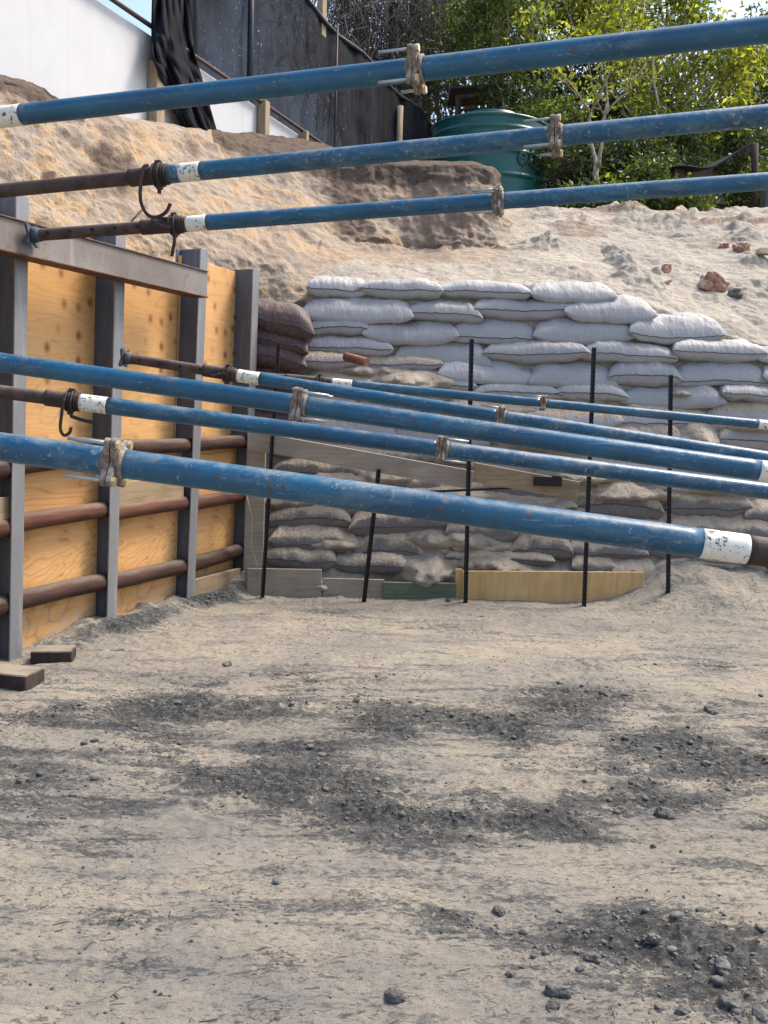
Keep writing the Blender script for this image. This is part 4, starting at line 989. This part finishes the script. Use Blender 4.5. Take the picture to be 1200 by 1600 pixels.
for k, (px, py, rpx, lab, mt, sq) in enumerate([(1115, 450, 18, 'largest broken red brick chunk lying on the sand slope', 'brick', (1.1, .8, .75)), (1157, 393, 12, 'orange brick piece beside the pale slab on the slope', 'brick', (1, .8, .8)),
      (1040, 424, 9, 'small dark red brick piece half buried on the slope', 'brick', (.8, .7, 1)), (1150, 463, 10, 'brown earth lump right of the largest brick chunk', 'clod', (1, .8, .6)), (1043, 443, 6, 'tiny flat brick flake below the small red brick', 'brick', (1.2, 1, .4)),
      (1130, 386, 7, 'pinkish brick fragment left of the orange piece', 'brick', (1, 1, .8))]):
    p = bank_at(px, py); r = rpx/F*p.y; lump('brick_rubble' if mt == 'brick' else 'earth_lump', p+Vector((0, 0, r*.18)), r, M[mt], lab, 'rubble', 20+k, sq, ang=.85, grp='brick rubble on the slope', rz=k*.9)
p = bank_at(1192, 400); mb = MB(); mb.box(p+Vector((.12, 0, .05)), (.18, .02, .01), (0, .07, 0), (0, 0, .03), .006); mb.build('pale_slab', M['sunpaint'], None, loc=p, label='slab with sunlight painted pale yellow at the right edge of the slope', cat='slab')  # sunlight on the slab is put into its pale yellow colour
stones = [(1040,1270,17,'largest dark round stone on the right of the floor','stone'),(780,1424,13,'lone dark pebble standing on pale sand at centre right','stone'),(616,1565,18,'flat dark stone near the bottom centre edge','stone'),
 (872,1558,22,'broad flat stone at the bottom right of centre','clod'),(864,1580,13,'small stone just below the broad flat one','stone'),(1112,1115,12,'flat grey clod right of the middle dark patch','clod'),
 (1142,1572,19,'pale grey round stone in the bottom right patch','clod'),(1068,1582,14,'grey stone left of the round one at bottom right','clod'),(1020,1483,12,'clod on the left rim of the bottom right patch','clod'),
 (926,1504,13,'grey clod at the left of the lower right dark patch','clod'),(355,1040,7,'small clod on pale ground near the plywood wall','clod'),(557,1100,7,'small dark lump in the middle distance','stone'),
 (945,1089,11,'dark clod on the far rim of the middle patch','stone'),(33,1222,7,'small dark pebble near the left edge','stone'),(1021,1318,6,'reddish pebble below the largest dark stone','stone'),(798,1531,9,'pebble left of the broad flat stone','clod'),
 (905,1558-36,8,'little clod above the broad flat stone','clod'),(1128,1516,14,'flat clod inside the lower right dark patch','clod'),(1190,1590,16,'stone cut by the bottom right corner','clod'),(545,1110,5,'tiny clod beside the small dark lump','clod'),
 (902,945,6,'clod beside the foot of the yellow plywood','stone'),(700,944,5,'small clod by the foot of the green board','clod'),(148,1160,7,'small clod in the left dark streak','stone'),(305,1190,8,'clod in the left grey patch','clod'),(395,1055,6,'little clod right of the pale-ground clod','clod')]
for k, (px, py, rpx, lab, mt) in enumerate(stones):
    p = G(px, py); r = rpx/F*p.y; p.z = zf(p.x, p.y)+r*.16; lump('stone' if mt == 'stone' else 'dirt_clod', p, r, M[mt], lab, 'stone' if mt == 'stone' else 'clod', 60+k, (1, .8, .62), ang=.35, grp='stones and clods on the floor', rz=k)
# gravel, crumbs: nobody could count them
def scatter(count, rmin, rmax, thr, seed, name, lab, mt, xr=(-2.8, 2.8), yr=(1.9, 7.0), inv=False):
    r_ = np.random.default_rng(seed); out = []; cnt = 0; proto = [lump_mesh(1, s, (1, .85, .6), 7, 5, .5) for s in range(6)]
    xs_ = r_.uniform(*xr, count*12); ys_ = yr[0]+(yr[1]-yr[0])*r_.random(count*12)**1.3
    d = darkmask(xs_, ys_); d2 = d+.35*fbm(xs_*2.5, ys_*2.5, o=3, seed=77)
    keep = (d2 > thr*r_.uniform(.5, 1.5, len(d2))) & (np.abs(xs_) < .47*ys_+.4)
    s_ = (xs_-WP0.x)*WN.x+(ys_-WP0.y)*WN.y; keep &= s_ > .0
    xs_, ys_ = xs_[keep][:count], ys_[keep][:count]; zs = floor_height(xs_, ys_, darkmask(xs_, ys_))
    Vs, Fs = [], []; b = 0
    for x_, y_, z_ in zip(xs_, ys_, zs):
        V, Fq, n, m = proto[r_.integers(6)]; r = rmin+(rmax-rmin)*r_.random()**3; a_ = r_.random()*6.28; ca, sa = math.cos(a_), math.sin(a_); e1 = r_.uniform(.6, 1.5)
        W = np.stack([(V[:, 0]*e1*ca-V[:, 1]*sa)*r+x_, (V[:, 0]*e1*sa+V[:, 1]*ca)*r+y_, V[:, 2]*r+z_+r*.2], -1); Vs.append(W); Fs.append(np.array(Fq)+b); b += len(V)
    obj(name, mesh_np(name, np.concatenate(Vs), np.concatenate(Fs), True, [mt]), kind='stuff', label=lab, cat='gravel')
scatter(7000, .0012, .0065, .5, 5, 'soil_crumbs', 'dark soil crumbs strewn over the damp patches', M['clod'])
scatter(420, .006, .019, .5, 8, 'small_clods', 'small grey clods lying in the dark soil patches', M['clod'])
scatter(2500, .0012, .006, .12, 6, 'gravel', 'fine gravel and grit scattered over the pale sand', M['stone'])
# twigs and straw on the floor
mb = MB(); r_ = random.Random(4)
for _ in range(150):
    y_ = 2+4.6*r_.random()**1.4; x_ = r_.uniform(-.42, .42)*y_; L = r_.uniform(.01, .04); a_ = r_.gauss(0, .7); z_ = .006
    z_ = None; p = Vector((x_, y_, 0)); mb_pts = [p+Vector((math.cos(a_)*L*q, math.sin(a_)*L*q+.006*math.sin(q*3), 0)) for q in (-.5, 0, .5)]
    mb_pts = [Vector((q.x, q.y, 0)) for q in mb_pts]; mb.tube(mb_pts, r_.uniform(.0006, .0012), 4)
arr = np.array([tuple(v) for v in mb.v]); zz = floor_height(arr[:, 0], arr[:, 1], darkmask(arr[:, 0], arr[:, 1])); 
for v, h in zip(mb.v, zz): v.z += h+.002
mb.build('twigs', M['dbark'], None, kind='stuff', label='thin twigs and straw littering the pit floor', cat='twigs')

a_ = at(205, 346, 6.3); mb = MB(); mb.tube([a_, at(222, 328, 6.35), at(238, 308, 6.4)], .008, 6); mb.build('stick', M['timber'], None, loc=a_, label='thin bare stick poking out of the sand above the steel beam', cat='stick')
a_ = at(386, 775, 7.0); mb = MB(); mb.tube([a_, at(394, 812, 6.97), at(392, 850, 6.98), at(402, 885, 6.98), at(408, 905, 6.99)], .0028, 5); mb.build('straw', M['timber'], None, loc=a_, label='long yellow straw strand hanging in the back left corner', cat='straw')

# ------------------------------------------------------------------ trees
def leaves(cs, per, spread, size, seed, squash=.8):
    r = np.random.default_rng(seed); n = len(cs)*per
    c = np.repeat(np.array(cs), per, 0); off = r.normal(size=(n, 3))*spread*np.array([1, 1, squash]); c = c+off
    d = r.normal(size=(n, 3)); d[:, 2] -= .35; d /= np.linalg.norm(d, axis=1, keepdims=True)
    s = np.cross(d, r.normal(size=(n, 3))); s /= np.linalg.norm(s, axis=1, keepdims=True); L = size*r.uniform(.4, 1.5, (n, 1)); Wd = L*r.uniform(.36, .55, (n, 1))
    nn = np.cross(d, s)*L*.12
    V = np.stack([c, c+d*L*.45+s*Wd*.5+nn, c+d*L, c+d*L*.5-s*Wd*.5+nn], 1).reshape(-1, 3)
    Fq = np.arange(n*4).reshape(-1, 4); cl = np.repeat(r.random(len(cs)), per)*.55+r.random(n)*.45
    return V, Fq, cl
def limb(mb, a, b, r0, r1, rr, n=6, bend=.12):
    pts = []; L = (b-a).length; w1 = Vector((rr.gauss(0, 1), rr.gauss(0, 1), rr.gauss(0, .4)))*L*bend
    for k in range(n+1):
        t = k/n; pts.append(a.lerp(b, t)+w1*math.sin(math.pi*t)+Vector((rr.gauss(0, 1), rr.gauss(0, 1), rr.gauss(0, 1)))*L*.012)
    mb.tube(pts, [r0*(1-k/n)+r1*k/n for k in range(n+1)], 7); return pts
def tree(name, base, crowns, ncl, per, spread, lsize, lm, bm, label, cat, seed, forks=6, tr=.07, grp=None, extra=None, thin=1.0):
    rr = random.Random(seed); e = empty(name, base, label, cat, grp); cs = []
    for (c, rx, ry, rz), w_ in crowns:
        k = 0
        while k < int(ncl*w_):
            v = Vector((rr.gauss(0, 1), rr.gauss(0, 1), rr.gauss(0, 1))).normalized()*(rr.random()**.45)
            p = c+Vector((v.x*rx, v.y*ry, v.z*rz))
            if vn(np.array(p.x*1.6), np.array(p.y*1.6), np.array(p.z*1.6), seed=seed) < -.28*thin: 
                if rr.random() < .9: k += .34; continue
            cs.append(tuple(p)); k += 1
    mb = MB(); cc = crowns[0][0][0]; top = Vector(base).lerp(cc, .55); stem = limb(mb, Vector(base)-Vector((0, 0, .2)), top, tr, tr*.6, rr, 8, .05)
    ends = []
    for k in range(forks):
        (c, rx, ry, rz), _ = crowns[k % len(crowns)]; tgt = c+Vector((rr.uniform(-1, 1)*rx*.8, rr.uniform(-1, 1)*ry*.6, rr.uniform(-.1, .95)*rz)); st = stem[rr.randint(4, 8)]
        ps = limb(mb, st, tgt, tr*.5, tr*.14, rr, 7, .12); ends += ps[3:]
    for k in range(forks*16):
        st = rr.choice(ends); tgt = Vector(rr.choice(cs)); 
        if (tgt-st).length < 1.6: limb(mb, st, tgt, tr*.16, tr*.05, rr, 4, .1)
    mb.build('trunk', bm, e)
    V, Fq, cl = leaves(cs, per, spread, lsize, seed)
    obj('crown', mesh_np('crown', V, Fq, False, [lm], {'var': ('FACE', cl)}, tuple(base)), e); return e
LD = m_leaf('dark_leaf', (.012, .023, .009), (.028, .048, .017), (.09, .12, .03)); LM = m_leaf('mid_leaf', (.018, .034, .010), (.050, .080, .020), (.22, .24, .045)); LY = m_leaf('backlit_yellow_leaf', (.035, .055, .012), (.12, .15, .026), (.52, .50, .07), .58)  # ramp ends paint shaded pockets and yellow backlit highlights into the leaf colour
LG = m_leaf('grey_leaf', (.03, .035, .025), (.06, .065, .045), (.12, .12, .08), .3)
GZ = 4.0
def cr(px, py, Y, rx, rz, ry=None): return (at(px, py, Y), rx, ry or rx*.8, rz)
def base(px, Y, z=None): p = at(px, 320, Y); return Vector((p.x, Y, (4.0 if z is None else z)))
tree('evergreen_tree', base(760, 21), [(cr(810, 10, 21, 1.9, 1.8), .6), (cr(700, 20, 21.5, 1.0, .9), .14), (cr(730, -60, 22, 1.6, 1.4), .3)], 190, 58, .20, .12, LD, M['dbark'], 'big dark evergreen tree rising behind the water tank', 'tree', 101, 9, .14)
tree('evergreen_tree', base(960, 20.5), [(cr(950, 60, 20.5, 2.1, 1.8), .6), (cr(900, 180, 20.5, 1.6, 1.3), .35)], 200, 58, .2, .12, LD, M['dbark'], 'dark evergreen tree behind the pale forked trunk', 'tree', 102, 9, .13)
tree('leafy_tree', base(830, 17), [(cr(810, 60, 17, .9, 1.1), .4), (cr(830, 190, 17, .85, .8), .3), (cr(770, 20, 17.4, .7, .8), .2)], 160, 50, .15, .10, LM, M['bark'], 'mid green leafy tree with thin stems over the water tank', 'tree', 103, 8, .05)
tree('leafy_tree', base(1060, 16.5), [(cr(1060, 165, 16.5, 1.2, 1.15), .55), (cr(1130, 90, 16.8, .9, .7), .25), (cr(980, 60, 17, .9, .7), .2)], 165, 52, .15, .10, LY, M['bark'], 'bright yellow-green leafy tree at the right', 'tree', 104, 9, .06)
tree('leafy_tree', base(1180, 18.5), [(cr(1170, 150, 18.5, 1.0, 1.0), .5), (cr(1220, 60, 18.5, .9, .8), .2), (cr(1180, 260, 18, 1.1, .6), .4)], 120, 55, .16, .10, LM, M['bark'], 'sparse green tree at the right edge with sky showing through', 'tree', 105, 8, .06)
tree('leafy_tree', base(690, 18.5), [(cr(690, 120, 18.5, .7, .9), .5), (cr(720, 40, 18.5, .7, .7), .3)], 75, 45, .15, .09, LM, M['dbark'], 'thin leafy sapling between the net fence and the tank', 'tree', 106, 7, .04)
tree('leafy_tree', base(1010, 19), [(cr(1030, 20, 19.5, 1.1, .6), .4), (cr(930, 10, 19, 1.0, .9), .4)], 110, 60, .16, .10, LY, M['bark'], 'yellow-tipped tree crown at the top centre right', 'tree', 107, 7, .06)
# pale forked tree in front
rr = random.Random(9); bs = at(937, 318, 13.6); e = empty('forked_tree', bs, 'small pale-barked tree with forked bare trunk in front of bushes', 'tree')
mb = MB(); Pn = lambda x, y, d=0: at(x, y, 13.6+d)
segs = [((937, 320), (932, 262), .05, .042), ((932, 262), (920, 215), .032, .026), ((920, 215), (922, 175), .026, .02), ((935, 262), (941, 215), .03, .022), ((922, 178), (880, 118), .02, .011), ((922, 178), (958, 100), .02, .011), ((941, 215), (948, 160), .022, .016),
        ((948, 178), (1008, 100), .016, .008), ((948, 178), (940, 95), .016, .008), ((880, 118), (855, 60), .011, .006), ((958, 100), (985, 30), .011, .005), ((905, 152), (860, 115), .010, .005), ((975, 140), (1030, 60), .008, .004), ((890, 130), (905, 60), .008, .004), ((1008, 100), (1040, 20), .008, .004), ((855, 60), (830, 10), .006, .003)]
cs = []
for (x0, y0), (x1, y1), r0, r1 in segs:
    d0 = .25*math.sin(x0*.05); d1 = .25*math.sin(x1*.05); pts = limb(mb, Pn(x0, y0, d0), Pn(x1, y1, d1), r0, r1, rr, 6, .04)
    if y1 < 130:
        for p in pts[2:]: cs.append(tuple(p+Vector((rr.gauss(0, .15), rr.gauss(0, .15), rr.gauss(0, .12)))))
mb.build('trunk', M['bark'], e); V, Fq, cl = leaves(cs, 16, .14, .08, 44); obj('crown', mesh_np('crown', V, Fq, False, [LY], {'var': ('FACE', cl)}, tuple(bs)), e)
# bare twiggy tree behind the net
rr = random.Random(12); bs = base(610, 20); e = empty('bare_tree', bs, 'bare grey twiggy tree hanging over the net fence', 'tree'); mb = MB()
lim = []
for k in range(26):
    tgt = at(rr.uniform(500, 735), rr.uniform(-110, 60), rr.uniform(19, 21)); lim += limb(mb, bs+Vector((0, 0, rr.uniform(.3, 2.2))), tgt, .05, .015, rr, 8, .1)[4:]
mb.build('trunk', M['dbark'], e); mb = MB()
for k in range(3800):
    s_ = rr.choice(lim)+Vector((rr.gauss(0, .3), rr.gauss(0, .3), rr.gauss(0, .3))); L = rr.uniform(.4, 1.2); d = Vector((rr.gauss(0, .45), rr.gauss(0, .45), rr.gauss(.0, .75))).normalized()
    g = Vector((0, 0, -.45*L)); mb.tube([s_, s_+d*L*.5+g*.1, s_+d*L*.85+g*.45, s_+d*L+g], [.011, .008, .006, .003], 3, False)
mb.build('twigs', m_plain('grey_twig', (.15, .125, .11), .9), e)
cs = [tuple(rr.choice(lim)+Vector((rr.gauss(0, .35), rr.gauss(0, .35), rr.gauss(0, .35)))) for _ in range(170)]
V, Fq, cl = leaves(cs, 22, .2, .07, 45); obj('crown', mesh_np('crown', V, Fq, False, [LG], {'var': ('FACE', cl)}, tuple(bs)), e)
# bushes at the crest
for k, (px, py, Y, rx, rz, lm, n, lab) in enumerate([(890, 270, 14.6, .7, .5, LD, 110, 'dark bush right behind the water tank'), (985, 270, 14.9, .75, .6, LD, 120, 'dark bush behind the forked trunk'), (860, 225, 16, .6, .6, LM, 80, 'mid green bush above the dark bush by the tank'),
     (1060, 312, 13.4, .5, .16, LM, 50, 'low green bush in front of the lean-to'), (930, 315, 13.3, .5, .14, LM, 46, 'low green bush at the foot of the forked trunk'), (1160, 305, 14.9, .8, .4, LM, 90, 'green bush behind the short grey wall'),
     (1030, 240, 15.6, .8, .6, LD, 110, 'dark bush over the left of the lean-to'), (1010, 290, 13.9, .35, .3, LM, 50, 'upright green bush at the left of the lean-to'), (1120, 240, 17.2, 1.2, .8, LD, 120, 'tall dark bush behind the lean-to roof')]):
    b_ = base(px, Y); tree('bush', b_, [(cr(px, py, Y, rx, rz), 1)], n, 55, .12, .085, lm, M['dbark'], lab, 'bush', 200+k, 7, .025, 'bushes at the crest')
# far woodland and grass at the crest edge
cs = []; rr = random.Random(33)
for _ in range(300): 
    px = rr.uniform(760, 1500); cs.append(tuple(at(px, rr.uniform(190, 330) if rr.random() < .8 else rr.uniform(60, 190), rr.uniform(23, 27))))
V, Fq, cl = leaves(cs, 45, .38, .20, 46); obj('far_foliage', mesh_np('far_foliage', V, Fq, False, [LD], {'var': ('FACE', cl)}), kind='stuff', label='far mass of dark foliage behind the trees', cat='foliage')  # dark leaf colour also paints the shade pockets behind the crowns
